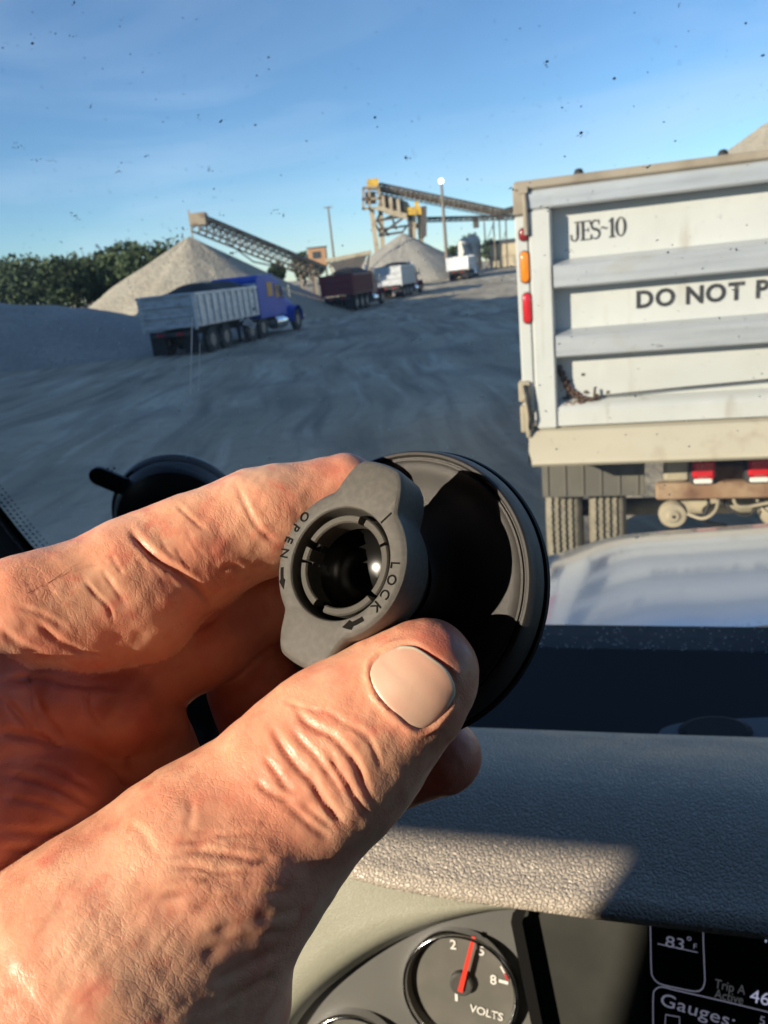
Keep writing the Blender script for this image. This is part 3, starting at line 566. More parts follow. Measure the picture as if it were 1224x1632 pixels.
# apron below the gate
mb = MB(); pr = [(.05, 1.425), (.0, 1.405), (-.10, 1.30), (-.145, 1.245), (-.15, 1.225), (-.13, 1.205), (.05, 1.21)]
mb.grid([[(x + (.02 if i > 2 and x < 1 else 0), y, z) for i, (y, z) in enumerate(pr)] for x in np.linspace(TW, -.02, 40)]); 
mb.add([(-.02, y, z) for y, z in pr], [tuple(range(7))]); mb.build('spreader_apron', apr, trl, angle=20)
MB().bbox(-.03, TW + .03, .06, .30, 1.20, 1.41, .015).build('rear_sill', dust, trl)
# hinge arm, pivots, latch and chain on the left corner
mb = MB(); mb.tube([(.012, -.012, 2.86), (.016, -.02, 2.80), (.018, -.018, 2.62)], .014, 8); mb.box(-.02, .035, -.03, -.012, 2.855, 2.89); mb.build('hinge_arm', tanc, trl, angle=40)
mb = MB(); mb.bbox(-.075, .006, -.012, .10, 1.60, 1.74, .012); mb.bbox(-.07, .01, -.018, .08, 1.40, 1.585, .012); mb.tube([(-.02, -.03, 1.70), (-.02, -.03, 1.38)], .016, 8); mb.bbox(-.05, -.01, -.05, -.02, 1.62, 1.67, .008); mb.build('latch_bracket', dust, trl, angle=40)
MB().tube([(-.03, -.04, 1.72), (-.015, -.05, 1.62), (.0, -.045, 1.50), (-.02, -.03, 1.42)], .013, 8).build('latch_hook', blackm, trl, smooth=True)
mb = MB(); rr = random.Random(4)
path = spline([(.175, .10, 1.80), (.21, .09, 1.73), (.24, .10, 1.65), (.30, .09, 1.60), (.36, .08, 1.575), (.42, .07, 1.60), (.30, .06, 1.565), (.20, .06, 1.56)], 4)
for i in range(len(path) - 1):
    a, b = path[i], path[i + 1]; n_ = np.cross(b - a, [0, 1, 0]); n_ /= np.linalg.norm(n_) + 1e-9
    if i % 2: n_ = np.array([0, 1.0, 0])
    c = (a + b) / 2; l = (b - a) * .75; lk = [c - l + n_ * 0, c - l * .5 + n_ * .016, c + l * .5 + n_ * .016, c + l, c + l * .5 - n_ * .016, c - l * .5 - n_ * .016, c - l]; mb.tube(lk, .0075, 6)
mb.tube([(.40, .08, 1.655), (.395, .07, 1.60)], .008, 6); mb.build('latch_chain', rust, trl, smooth=True)
MB().tube([(.43, .07, 1.603), (.9, .075, 1.625), (1.7, .075, 1.655), (2.3, .08, 1.68)], .006, 6).build('release_cable', blackm, trl, smooth=True)
grime = M('grime', (0.055, 0.045, 0.035), .9, noise=(20, (.12, .09, .06), .4, .7)); gm_ = MB()
for k in range(60):
    gx, gz_ = .185 + abs(rr.gauss(0, .10)), 1.60 + rr.gauss(0, .10) * (1 if rr.random() < .6 else .3); gs = rr.uniform(.004, .016); n_ = 7
    gm_.add([(gx + gs * rr.uniform(.6, 1.5) * math.cos(2 * math.pi * i / n_), .1235, min(1.86, gz_ + gs * rr.uniform(.5, 1.1) * math.sin(2 * math.pi * i / n_))) for i in range(n_)], [tuple(range(n_))])
tag(gm_.build('grime', grime, trl), kind='stuff')
# marker lights on the strip
def oval(cx, cz, hw, hh, mat, name, y=.012, half=False):
    n = 28; P = []
    for k in range(n):
        a = 2 * math.pi * k / n; x = hw * math.cos(a); z = (hh - hw) * (1 if math.sin(a) > 0 else -1) * (1 if abs(math.sin(a)) > 1e-6 else 0) + hw * math.sin(a)
        P.append((x, z))
    o = MB()
    o.grid([[(cx + x * f, y - d, cz + z * f2) for x, z in P + [P[0]]] for f, f2, d in ((1.16, 1.06, -.004), (1.16, 1.06, .006), (1.02, 1.0, .008), (1.0, 1.0, .005))])
    rim = o.build('light_rim', blackm, trl, angle=40)
    l = MB(); l.grid([[(cx + x * f, y - d, cz + z * f) for x, z in P + [P[0]]] for f, d in ((1.0, .005), (.96, .014), (.8, .019), (.4, .022), (.001, .023))]); l.build(name, mat, trl, smooth=True)
oval(.0, 2.625, .028, .038, darkred, 'marker_light'); oval(.0, 2.435, .027, .092, ambl, 'turn_light'); oval(.004, 2.19, .027, .092, redlens, 'brake_light')
oval(TW, 2.435, .027, .092, ambl, 'turn_light'); oval(TW, 2.19, .027, .092, redlens, 'brake_light')
for x in (.33, 1.12, 1.9): MB().lathe([(.001, .035), (.02, .03), (.028, .012), (.03, 0)], 14, c=(x, .08, 2.926)).build('top_knob', blackm, trl, smooth=True)
# lettering: serif capitals built from strokes, and the wide sans warning
def strokes(lst, mb, ox, oz, sc, y):
    for pts, wd in lst:
        P = [np.array(p, float) for p in pts]; L, R = [], []
        for i, p in enumerate(P):
            t = P[min(i + 1, len(P) - 1)] - P[max(0, i - 1)]; t /= np.linalg.norm(t); n = np.array([-t[1], t[0]]); ww = wd[i] if isinstance(wd, (list, tuple)) else wd
            L.append(p + n * ww / 2); R.append(p - n * ww / 2)
        mb.grid([[(ox + q[0] * sc, y, oz + q[1] * sc) for q in L], [(ox + q[0] * sc, y, oz + q[1] * sc) for q in R]])
        mb.grid([[(ox + q[0] * sc, y, oz + q[1] * sc) for q in R], [(ox + q[0] * sc, y + .003, oz + q[1] * sc) for q in R]])
        mb.grid([[(ox + q[0] * sc, y + .003, oz + q[1] * sc) for q in L], [(ox + q[0] * sc, y, oz + q[1] * sc) for q in L]])
arc = lambda cx, cz, rx, rz_, a0, a1, n=12: [(cx + rx * math.cos(math.radians(a0 + (a1 - a0) * i / n)), cz + rz_ * math.sin(math.radians(a0 + (a1 - a0) * i / n))) for i in range(n + 1)]
GL = {'J': ([([(.42, 1), (.42, .28)] , .15), (arc(.24, .26, .18, .24, 0, -160), [.15, .14, .12, .11, .1, .09, .08, .07, .07, .07, .08, .11, .13]), ([(.24, .97), (.60, .97)], .06), ([(.06, .22), (.10, .34)], .11)], .62),
      'E': ([([(.18, .02), (.18, .98)], .15), ([(.03, .97), (.58, .97)], .06), ([(.03, .03), (.60, .03)], .06), ([(.18, .52), (.46, .52)], .05), ([(.56, 1.0), (.57, .76)], .06), ([(.59, 0), (.60, .26)], .06), ([(.46, .40), (.46, .64)], .05)], .66),
      'S': ([(arc(.28, .74, .20, .23, 40, 270, 12) + arc(.28, .27, .21, .24, 90, -140, 12), [.06, .07, .08, .09, .09, .09, .09, .1, .11, .12, .13, .14, .15, .15, .15, .14, .13, .12, .11, .1, .09, .09, .08, .07, .06, .06]), ([(.47, .99), (.46, .72)], .05), ([(.07, .02), (.08, .28)], .05)], .58),
      '-': ([([(.05, .50), (.14, .58), (.24, .55), (.34, .48), (.44, .54)], [.04, .08, .10, .08, .04])], .5),
      '1': ([([(.24, .0), (.24, 1)], .15), ([(.06, .03), (.42, .03)], .06), ([(.06, .80), (.24, .98)], .06)], .46),
      '0': ([(arc(.30, .5, .22, .47, 90, 450, 26), [.07, .08, .1, .12, .14, .15, .15, .15, .14, .12, .1, .08, .07, .07, .07, .08, .1, .12, .14, .15, .15, .15, .14, .12, .1, .08, .07])], .62)}
x = .268
for chh in 'JES-10':
    st, adv = GL[chh]; mb = MB(); strokes(st, mb, x, 2.555, .112, 0.1215); mb.build('letter', inkm, trl); x += adv * .112 * .84
x = .655
for wrd in ('DO', 'NOT', 'PUSH'):
    for chh in wrd:
        me_ = text_mesh(chh, .142, offset=.0045, sx=1.0, extrude=.0015)
        wch = max(v.co.x for v in me_.vertices) - min(v.co.x for v in me_.vertices); mn = min(v.co.x for v in me_.vertices)
        for v in me_.vertices: v.co.x -= mn
        mesh_obj('letter', me_, inkm, trl, frame((x, 0.1215, 2.128), (1, 0, 0), (0, 0, 1))); x += wch + .012
    x += .050
# running gear
MB().bbox(.02, .73, .50, .52, .80, 1.20, .004).build('mud_flap', M('mud_flap_rubber', (.10, .095, .08), .85, noise=(3, (.16, .145, .115), .4, .7), bump=('noise', 4, .3, .02)), trl)
mbf = MB()
for k in range(6): mbf.bbox(.05 + k * .125, .065 + k * .125, .49, .505, .81, 1.20, .003)
mbf.build('mud_flap_rib', M('mud_flap_rib', (.12, .11, .09), .85), trl)
dty = M('dusty_tyre', (.20, .175, .125), .92, noise=(7, (.26, .23, .17), .4, .7), dirt=(16, (.10, .09, .07), .55, .8)); gro = M('tread_groove', (.075, .068, .055), .95)
def big_tyre(x0):
    r, wd, yc = .52, .245, 1.12
    prof = [(.30, 0), (.44, -.012), (.495, .004), (.515, .025)]
    for k in range(4):
        c = wd * (k + 1) / 5; prof += [(.52, c - .011), (.503, c - .007), (.503, c + .007), (.52, c + .011)]
    prof += [(.515, wd - .025), (.495, wd - .004), (.44, wd + .012), (.30, wd)]
    nseg = 132; vs = []; fs = []
    for k in range(nseg):
        a = 2 * math.pi * k / nseg
        for j, (rr_, xx) in enumerate(prof):
            zz = .0035 * (1 if k % 2 else -1) if 4 <= j < len(prof) - 4 else 0
            r2 = rr_ - (.010 if (j in (3, 4, len(prof) - 5, len(prof) - 4) and k % 6 == 0) else 0)
            vs.append((x0 + xx + zz, yc + r2 * math.cos(a), r + r2 * math.sin(a)))
    m = len(prof)
    for k in range(nseg):
        k2 = (k + 1) % nseg
        for j in range(m - 1): fs.append((k * m + j, k * m + j + 1, k2 * m + j + 1, k2 * m + j))
    t = MB().add(vs, fs).build('tyre', dty, trl, angle=40)
    t.data.materials.append(gro)
    idx = [p for p in range(len(fs)) if 4 <= p % (m - 1) < m - 5 and (p % (m - 1) - 4) % 4 in (0, 1, 2)]
    for p in idx: t.data.polygons[p].material_index = 1
    MB().lathe([(.001, .05), (.12, .04), (.16, .08), (.28, .03), (.305, .02)], 24, c=(x0, yc, r), ax=(1, 0, 0)).build('rim', rim_m, t, angle=40)
for x0 in (.035, .355, 1.92, 2.24): big_tyre(x0)
MB().tube([(.1, 1.12, .52), (TW - .1, 1.12, .52)], .07, 12).build('axle', dust, trl, smooth=True)
MB().bbox(.80, 2.2, .42, .50, .785, .905, .012).build('cross_beam', rusty, trl); MB().bbox(.98, TW - .95, .80, .90, .80, .92, .012).build('cross_beam', rusty, trl)
mb = MB(); mb.prism([(0, 0), (.15, 0), (.26, .20), (-.02, .20)], .05, u=(1, 0, 0), v=(0, 0, 1), o=(.88, .56, .90)); mb.build('spring_hanger', rusty, trl)
MB().bbox(.85, 1.02, .43, .50, .91, 1.09, .02).build('hanger_plate', dust, trl)
for cx in (1.10, 1.45):
    MB().bbox(cx - .085, cx + .085, .40, .52, .89, 1.10, .02).build('tail_light_housing', frame_m, trl)
    MB().bbox(cx - .072, cx + .072, .375, .41, .945, 1.075, .018).build('tail_light', redlens, trl, angle=40)
    MB().bbox(cx - .060, cx + .060, .378, .41, .908, .942, .008).build('plate_lamp', whl, trl)
for cx in (.93, 1.60):
    t = MB().lathe([(.001, -.075), (.035, -.075), (.05, -.06), (.085, -.055), (.098, -.03), (.100, .02), (.09, .05), (.04, .07), (.001, .07)], 26, c=(cx, .62, .62), ax=(0, 1, 0)).build('brake_chamber', dust, trl, angle=35)
    MB().lathe([(.001, -.004), (.012, -.004), (.013, 0)], 10, c=(cx, .543, .62), ax=(0, 1, 0)).build('bolt', blackm, t)
for i, pth in enumerate([[(1.02, .55, .64), (1.12, .5, .62), (1.20, .5, .68), (1.22, .52, .80)], [(1.25, .6, .78), (1.30, .55, .67), (1.42, .52, .63), (1.50, .55, .74)], [(1.45, .62, .82), (1.52, .55, .65), (1.66, .5, .63), (1.78, .5, .70), (1.8, .55, .82)], [(1.1, .7, .82), (1.17, .62, .71), (1.14, .6, .57), (1.3, .66, .51)], [(1.3, .5, .80), (1.36, .5, .70), (1.6, .48, .74), (1.9, .5, .72)]]):
    MB().tube(spline(pth, 6), .012, 8).build('air_hose', blackm if i % 2 else dust, trl, smooth=True)
MB().bbox(1.05, 2.1, 1.4, 1.5, .75, 1.15, .02).build('rear_crossmember', frame_m, trl)
for x0 in (.84, 1.62): MB().bbox(x0, x0 + .10, .75, 8.4, .98, 1.2, .01).build('frame_rail', frame_m, trl)
# ------------------------------------------------------------------ our own truck: hood, windshield, dash, cab shell
VY = math.radians(15); vx = np.array([math.cos(VY), -math.sin(VY), 0]); vy = np.array([math.sin(VY), math.cos(VY), 0]); vz = np.array([0, 0, 1.0])
def T(x, y, z): return CAM + vx * x + vy * y + vz * z          # truck axes with the camera at their origin
own = thing('truck_cab', T(0, 0, -2.5), label='inside of the truck: windshield, grey padded dashboard, gauges and pale hood', cat='truck')
OFF = T(0, 0, -2.5)
def vb(): return MB(OFF)
# windshield
WA, WB = np.array([.86, -.44]), np.array([.42, .36]); wdir = (WB - WA) / np.linalg.norm(WB - WA); wn_ = vy * wdir[1] - vz * wdir[0]      # normal pointing out and up
if wn_ @ vy < 0: wn_ = -wn_
WP = T(0, WA[0], WA[1])
def on_glass(px, py, lift=0.0): return hit(px, py, WP, wn_) - wn_ * lift
gm = bpy.data.materials.new('windshield_glass'); gm.use_nodes = True; N, L = gm.node_tree.nodes, gm.node_tree.links; N.remove(N['Principled BSDF'])
tr_ = N.new('ShaderNodeBsdfTransparent'); tr_.inputs['Color'].default_value = (.93, .97, .97, 1); gl_ = N.new('ShaderNodeBsdfGlossy'); gl_.inputs['Roughness'].default_value = .02
fr_ = N.new('ShaderNodeFresnel'); fr_.inputs['IOR'].default_value = 1.35; ms1 = N.new('ShaderNodeMixShader'); ms2 = N.new('ShaderNodeMixShader'); df_ = N.new('ShaderNodeBsdfDiffuse'); df_.inputs['Color'].default_value = (.55, .58, .62, 1); tl_ = N.new('ShaderNodeBsdfTranslucent'); tl_.inputs['Color'].default_value = (.55, .58, .62, 1); ads = N.new('ShaderNodeMixShader')
tcg = N.new('ShaderNodeTexCoord'); n1 = N.new('ShaderNodeTexNoise'); n1.inputs['Scale'].default_value = 5; n1.inputs['Detail'].default_value = 8; n2 = N.new('ShaderNodeTexNoise'); n2.inputs['Scale'].default_value = 160; n2.inputs['Detail'].default_value = 3
mr1 = N.new('ShaderNodeMapRange'); mr1.inputs['From Min'].default_value = .35; mr1.inputs['From Max'].default_value = .8; mr1.inputs['To Min'].default_value = .04; mr1.inputs['To Max'].default_value = .15
mr2 = N.new('ShaderNodeMapRange'); mr2.inputs['From Min'].default_value = .66; mr2.inputs['From Max'].default_value = .80; mr2.inputs['To Max'].default_value = .16
mad = N.new('ShaderNodeMath'); mad.operation = 'ADD'
L.new(tcg.outputs['Object'], n1.inputs['Vector']); L.new(tcg.outputs['Object'], n2.inputs['Vector']); L.new(n1.outputs['Fac'], mr1.inputs['Value']); L.new(n2.outputs['Fac'], mr2.inputs['Value']); L.new(mr1.outputs['Result'], mad.inputs[0]); L.new(mr2.outputs['Result'], mad.inputs[1])
L.new(fr_.outputs['Fac'], ms1.inputs['Fac']); L.new(tr_.outputs[0], ms1.inputs[1]); L.new(gl_.outputs[0], ms1.inputs[2]); L.new(df_.outputs[0], ads.inputs[1]); L.new(tl_.outputs[0], ads.inputs[2]); L.new(mad.outputs[0], ms2.inputs['Fac']); L.new(ms1.outputs[0], ms2.inputs[1]); L.new(ads.outputs[0], ms2.inputs[2]); L.new(ms2.outputs[0], N['Material Output'].inputs['Surface'])
def wpt(x, t): q = WA + (WB - WA) * t; return T(x, q[0], q[1])
mb = vb(); mb.grid([[wpt(x, t) for x in np.linspace(-.80, 1.5, 12)] for t in np.linspace(-.04, 1.0, 8)]); ws = mb.build('windshield', gm, own)
# dirt on the glass: insect marks, grit and smears
bug = M('insect_marks', (.11, .12, .14), .8); grit = M('pale_grit', (.80, .80, .78), .7); smear = M('glass_smear', (.75, .68, .62), .8); dropm = M('bird_dropping', (.80, .82, .82), .7)
for m_ in (grit, smear, dropm):                               # dirt on clear glass also glows with the light from outside
    N, L = m_.node_tree.nodes, m_.node_tree.links; t_ = N.new('ShaderNodeBsdfTranslucent'); t_.inputs['Color'].default_value = N['Principled BSDF'].inputs['Base Color'].default_value; x_ = N.new('ShaderNodeMixShader'); x_.inputs[0].default_value = .55
    L.new(N['Principled BSDF'].outputs[0], x_.inputs[1]); L.new(t_.outputs[0], x_.inputs[2]); L.new(x_.outputs[0], N['Material Output'].inputs['Surface'])
rr = random.Random(11)
def blob(mb, px, py, r, el=1.0, ang=0.0):
    c = on_glass(px, py, .0012); n = 7; sc = np.linalg.norm(c - CAM) / F; u = vx; v = np.cross(wn_, vx); P = []
    for k in range(n):
        a = 2 * math.pi * k / n; q = r * sc * rr.uniform(.55, 1.2); x_, y_ = q * math.cos(a) * el, q * math.sin(a) / max(1, el * .8); P.append(c + u * (x_ * math.cos(ang) - y_ * math.sin(ang)) + v * (x_ * math.sin(ang) + y_ * math.cos(ang)))
    mb.add(P + [p - wn_ * .0006 for p in P], [tuple(range(n)), tuple(range(2 * n - 1, n - 1, -1))] + [(i, (i + 1) % n, n + (i + 1) % n, n + i) for i in range(n)])
mb = vb()
for p in ((53, 68, 4), (120, 3, 3), (51, 53, 2), (429, 90, 3), (429, 109, 2), (410, 119, 2.5), (209, 85, 2), (229, 114, 2), (254, 83, 1.6), (353, 192, 4.5), (598, 186, 5), (602, 201, 2), (408, 198, 3), (261, 193, 2), (979, 124, 4.5), (896, 170, 3.5), (926, 210, 5), (900, 248, 3), (1188, 36, 3), (1215, 87, 3.5), (872, 97, 4), (829, 44, 2), (926, 168, 2.5), (1076, 223, 2.5), (647, 250, 4), (745, 284, 3), (657, 192, 2), (540, 285, 2), (342, 300, 3), (489, 223, 2.5), (195, 258, 2), (6, 75, 2), (1010, 168, 1.6), (1058, 193, 2), (1011, 19, 2)):
    blob(mb, p[0], p[1], p[2] * .42, rr.uniform(1, 1.7), rr.uniform(-.9, .9))
for (px, py) in ((88, 48), (113, 56), (314, 184), (20, 225), (28, 232), (60, 250), (78, 255), (186, 268), (325, 262), (334, 268), (110, 337), (118, 343), (438, 335), (450, 338), (352, 337), (288, 361), (262, 360), (870, 100), (143, 166), (1080, 8), (926, 215), (645, 248), (232, 245), (866, 330), (1045, 545), (1165, 395), (905, 395)):
    for k in range(rr.randint(3, 7)): blob(mb, px + rr.gauss(0, 4) + k * 1.5, py + rr.gauss(0, 2) + k * .8, rr.uniform(.35, .85), rr.uniform(1.5, 3.2), rr.uniform(-.9, .1))
for k in range(230): blob(mb, rr.uniform(-10, 1240), rr.uniform(0, 640), rr.choice([.3, .35, .4, .5, .7]), rr.uniform(1, 2), rr.uniform(-1, 1))
tag(mb.build('insect_marks', bug, ws), kind='stuff')
mb = vb()
for k in range(200): blob(mb, rr.uniform(-10, 1240), rr.uniform(380, 860), rr.choice([.4, .5, .6, .8, 1.0, 1.3]), rr.uniform(1, 2.5), rr.uniform(-1, 1))
for k in range(260): blob(mb, rr.uniform(780, 1240), rr.triangular(985, 1075, 1035) - (rr.uniform(0, 0)), rr.choice([.5, .7, .9, 1.3]), rr.uniform(1, 3), rr.uniform(-1, 1))
for px, py, s_, n_ in ((362, 406, 6, 8), (368, 402, 5, 5), (742, 500, 4, 5), (665, 540, 4, 4), (748, 545, 5, 5), (1018, 855, 4, 3), (810, 300, 3, 3), (1030, 265, 5, 5)):
    for k in range(n_): blob(mb, px + rr.gauss(0, s_), py + rr.gauss(0, s_ * .35), rr.uniform(.6, 1.6), rr.uniform(1, 2.5), rr.uniform(-.8, .3))
tag(mb.build('pale_grit', grit, ws), kind='stuff')
mb = vb()
for px, py, r, el in ((395, 512, 6.5, 1.5), (404, 517, 6.5, 1.2), (385, 508, 4, 1.5), (406, 491, 3.2, 1.3)): blob(mb, px, py, r, el, -.5)
mb.build('bird_dropping', dropm, ws)
def streak(px0, py0, px1, py1, wpx):
    a, b = on_glass(px0, py0, .001), on_glass(px1, py1, .001); s_ = np.linalg.norm(a - CAM) / F * wpx; mb.add([a - vx * s_, a + vx * s_, b + vx * s_, b - vx * s_], [(0, 1, 2, 3)])
mb = vb(); streak(307, 505, 304, 628, 1.0); streak(319, 545, 317, 622, .6); mb.build('wiper_streak', smear, ws)
# lower left corner: black frit with dots and the grey pillar trim
frit = M('black_frit', (.008, .008, .009), .35); trim = M('pillar_trim', (.12, .13, .135), .7, bump=('noise', 300, .2, .001))
edge = spline([(-90, 700), (-40, 762), (0, 812), (40, 862), (85, 912), (150, 990), (230, 1090)], 6)
mb = vb(); mb.grid([[on_glass(x + o_, y - o_ * .8, .0015) for x, y in edge] for o_ in (-9, 4)]); mb.build('frit_band', frit, ws)
mb = vb()
for i in range(0, 96):
    t = i / 96 * (len(edge) - 1.001); k = int(t); e = edge[k] + (edge[k + 1] - edge[k]) * (t - k)
    for j, r in ((0, 2.5), (1, 2.1), (2, 1.6)): 
        o_ = 8 + j * 6; c = on_glass(e[0] + o_ + (2.2 if i % 2 else 0) - 0.0, e[1] - o_ * .8 + (1.8 if i % 2 else 0), .0016); s_ = np.linalg.norm(c - CAM) / F * r
        if (i + j) % 2 == 0: v_ = np.cross(wn_, vx); mb.add([c + vx * s_ * math.cos(a) + v_ * s_ * math.sin(a) for a in np.linspace(0, 2 * math.pi, 9)[:-1]], [tuple(range(8))])
tag(mb.build('frit_dots', frit, ws), kind='stuff')
mb = vb(); rows = []
for o_, l in ((-7, .004), (-18, .02), (-60, .045), (-170, .07), (-400, .09)): rows.append([on_glass(x + o_, y - o_ * .8, l) for x, y in edge])
mb.grid(rows); mb.build('pillar_trim', trim, own, smooth=True)
# hood
hoodm = M('hood_paint', (.36, .45, .59), .26, metal=.25, coat=1.0, spec=.8, noise=(2.0, (.40, .48, .60), .4, .7), bump=[('noise', 1.6, .05, .03), ('noise', 60, .05, .003)])
hoodm.node_tree.nodes['Principled BSDF'].inputs['Coat Roughness'].default_value = .10
rear = [(700, 1064), (845, 1044), (960, 1028), (1090, 1010), (1224, 996), (1400, 975), (1650, 950)]; frontp = [(842, 905), (865, 890), (905, 877), (983, 854), (1100, 843), (1224, 834), (1450, 815)]
rw = [pt(px, py, .98 + .02 * i) for i, (px, py) in enumerate(rear)]; fw = [pt(px, py, 1.95 + .02 * i) for i, (px, py) in enumerate(frontp)]
rw = spline(rw, 6); fw = spline(fw, 6); rows = []
nrm_up = np.array([0, 0, 1.0])
for i in range(22):
    t = i / 21; row = []
    for k in range(len(rw)):
        q = rw[k] * (1 - t) + fw[k] * t; row.append(q + nrm_up * (.030 * 4 * t * (1 - t)))
    e0 = row[0]; rows.append([e0 - vx * .10 - vz * .30, e0 - vx * .07 - vz * .12, e0 - vx * .03 - vz * .03] + row)
lastr = rows[-1]; rows.append([q + vy * .03 - vz * .012 for q in lastr]); rows.append([q + vy * .06 - vz * .06 for q in lastr]); rows.append([q + vy * .09 - vz * .4 for q in lastr])
mb = vb(); mb.grid(rows); mb.build('hood', hoodm, own, smooth=True)
# cowl and deep dash under the glass
dashd = M('dash_dark', (.010, .012, .016), .85); cowl = M('cowl_plastic', (.02, .022, .025), .6, dirt=(60, (.10, .10, .10), .55, .75))
far = [(380, 1150), (560, 1158), (780, 1165), (1000, 1172), (1224, 1180), (1420, 1187)]; farz = -.335
mb = vb(); rows = [[T(x, .93, -.36) + vz * (-.10) for x in (-.9, 1.6)], [T(x, .90, -.46) for x in (-.9, 1.6)], [T(x, .70, -.48) for x in (-.9, 1.6)], [T(x, .42, -.46) for x in (-.9, 1.6)]]
mb.grid(rows); mb.build('dash_trough', dashd, own)
mb = vb(); mb.grid([[pt(px, py, d) for px, py in zip((640, 845, 1060, 1224, 1500), ys_)] for ys_, d in (((1072, 1046, 1022, 999, 965), .985), ((1110, 1085, 1060, 1038, 1005), .93))]); mb.build('cowl', cowl, own)
mb = vb(); c0 = hit(1140, 1168, T(0, 0, -.40), vz); tp_ = spline([hit(x_, y_, T(0, 0, -.40), vz) for x_, y_ in ((1046, 1190), (1048, 1172), (1062, 1158), (1110, 1149), (1224, 1143), (1330, 1140), (1340, 1195))], 4); k_ = len(tp_); mb.add(tp_ + [q - vz * .05 for q in tp_], [tuple(range(k_))] + [(i, (i + 1) % k_, k_ + (i + 1) % k_, k_ + i) for i in range(k_)]); mb.build('defrost_tray', M('tray_blue_grey', (.07, .085, .11), .6), own)
mb = vb(); mb.lathe([(.001, .002), (.018, .002), (.022, 0)], 18, c=c0 + vz * .002, ax=vz, sx=1.4); mb.build('tray_cup', dashd, own)
# padded brow over the instruments
pad = M('dash_leather', (.45, .39, .32), .44, spec=.9, noise=[(9, (.48, .42, .345), .4, .7)], bump=[('edge', 400, .95, .0009), ('noise', 900, .25, .0003)], rough_noise=(40, .40, .56))
near = [(400, 1330), (512, 1340), (532, 1378), (600, 1402), (700, 1421), (860, 1443), (1000, 1461), (1224, 1487), (1450, 1515)]; nz_ = -.325
farl = [(430, 1150), (470, 1153), (520, 1156), (620, 1160), (740, 1163), (880, 1168), (1010, 1173), (1224, 1180), (1450, 1188)]
Fp = spline([hit(px, py, T(0, 0, farz), vz) for px, py in farl], 6); Np = spline([hit(px, py, T(0, 0, nz_ - .012), vz) for px, py in near], 6)
rows = [[q - vz * .14 for q in Fp], [q - vz * .02 + vy * .004 for q in Fp]]
for t in np.linspace(0, 1, 15):
    bul = .020 * (1 - (2 * t - .9) ** 2 * .9); rows.append([a * (1 - t) + b * t + vz * (bul * (.4 + .6 * math.sin(math.pi * min(1, t * 1.02))) + (.012 if t > .9 else .0) * 0) for a, b in zip(Fp, Np)])
rows.append([q - vz * .006 + vy * .0015 for q in Np]); rows.append([q - vz * .012 + vy * .008 for q in Np]); rows.append([q - vz * .012 + vy * .08 for q in Np])
mb = vb(); mb.grid(rows); mb.build('dash_pad', pad, own, smooth=True)
# instrument panel plane
pn = -vy * .96 + vz * .28; pn /= np.linalg.norm(pn); PC = pt(738, 1563, .475)
def on_panel(px, py, lift=0.0): return hit(px, py, PC + pn * lift, pn)
pu = vx; pv = np.cross(pn, pu); pv = pv if pv @ vz > 0 else -pv
panelm = M('panel_grey', (.085, .085, .08), .6, noise=(12, (.11, .108, .098), .4, .7), bump=('noise', 500, .2, .0004)); bez = M('bezel_beige', (.26, .26, .20), .5, noise=(14, (.30, .295, .235), .4, .7), bump=[('edge', 700, .35, .0004), ('noise', 900, .2, .0002)])
mb = vb(); q = PC; mb.add([on_panel(x, y) for x, y in ((200, 1760), (860, 1760), (850, 1432), (600, 1425), (380, 1420))], [(0, 1, 2, 3, 4)]); mb.build('instrument_panel', panelm, own)
outer = [(250, 1700), (320, 1500), (420, 1372), (500, 1342), (620, 1388), (740, 1412), (820, 1428), (890, 1444)]; ridge = [(425, 1665), (466, 1594), (518, 1541), (590, 1494), (665, 1461), (745, 1443), (815, 1440), (880, 1450)]; inner = [(448, 1672), (492, 1606), (545, 1556), (612, 1511), (684, 1478), (760, 1457), (818, 1450), (884, 1456)]
def on_l(lst, l): return spline([on_panel(px, py, l) for px, py in lst], 6)
LF = [1, 1, 1, 1, .92, .72, .45, .05]
def on_lt(lst, l): return spline([on_panel(px, py, l * f) for (px, py), f in zip(lst, LF)], 6)
O, R_, I = on_lt(outer, .011), on_lt(ridge, .016), on_lt(inner, .008)
mb = vb(); mb.grid([O, [o * .5 + r * .5 + pn * .000 for o, r in zip(O, R_)], [o * .15 + r * .85 + pn * .001 for o, r in zip(O, R_)], [r + pn * .002 for r in R_], [r * .6 + i * .4 + pn * .0015 for r, i in zip(R_, I)], I, [i - pn * .0085 + (r - i) * .4 for r, i in zip(R_, I)]]); mb.build('gauge_bezel', bez, own, smooth=True)
seam = M('seam_dark', (.03, .03, .027), .8)  # dark colour of the joint line
mb = vb(); sp = spline([on_panel(x, y, .0114) for x, y in ((500, 1385), (540, 1391), (580, 1394), (640, 1400))], 5); mb.tube(sp, .0004, 5); mb.build('panel_seam', seam, own)
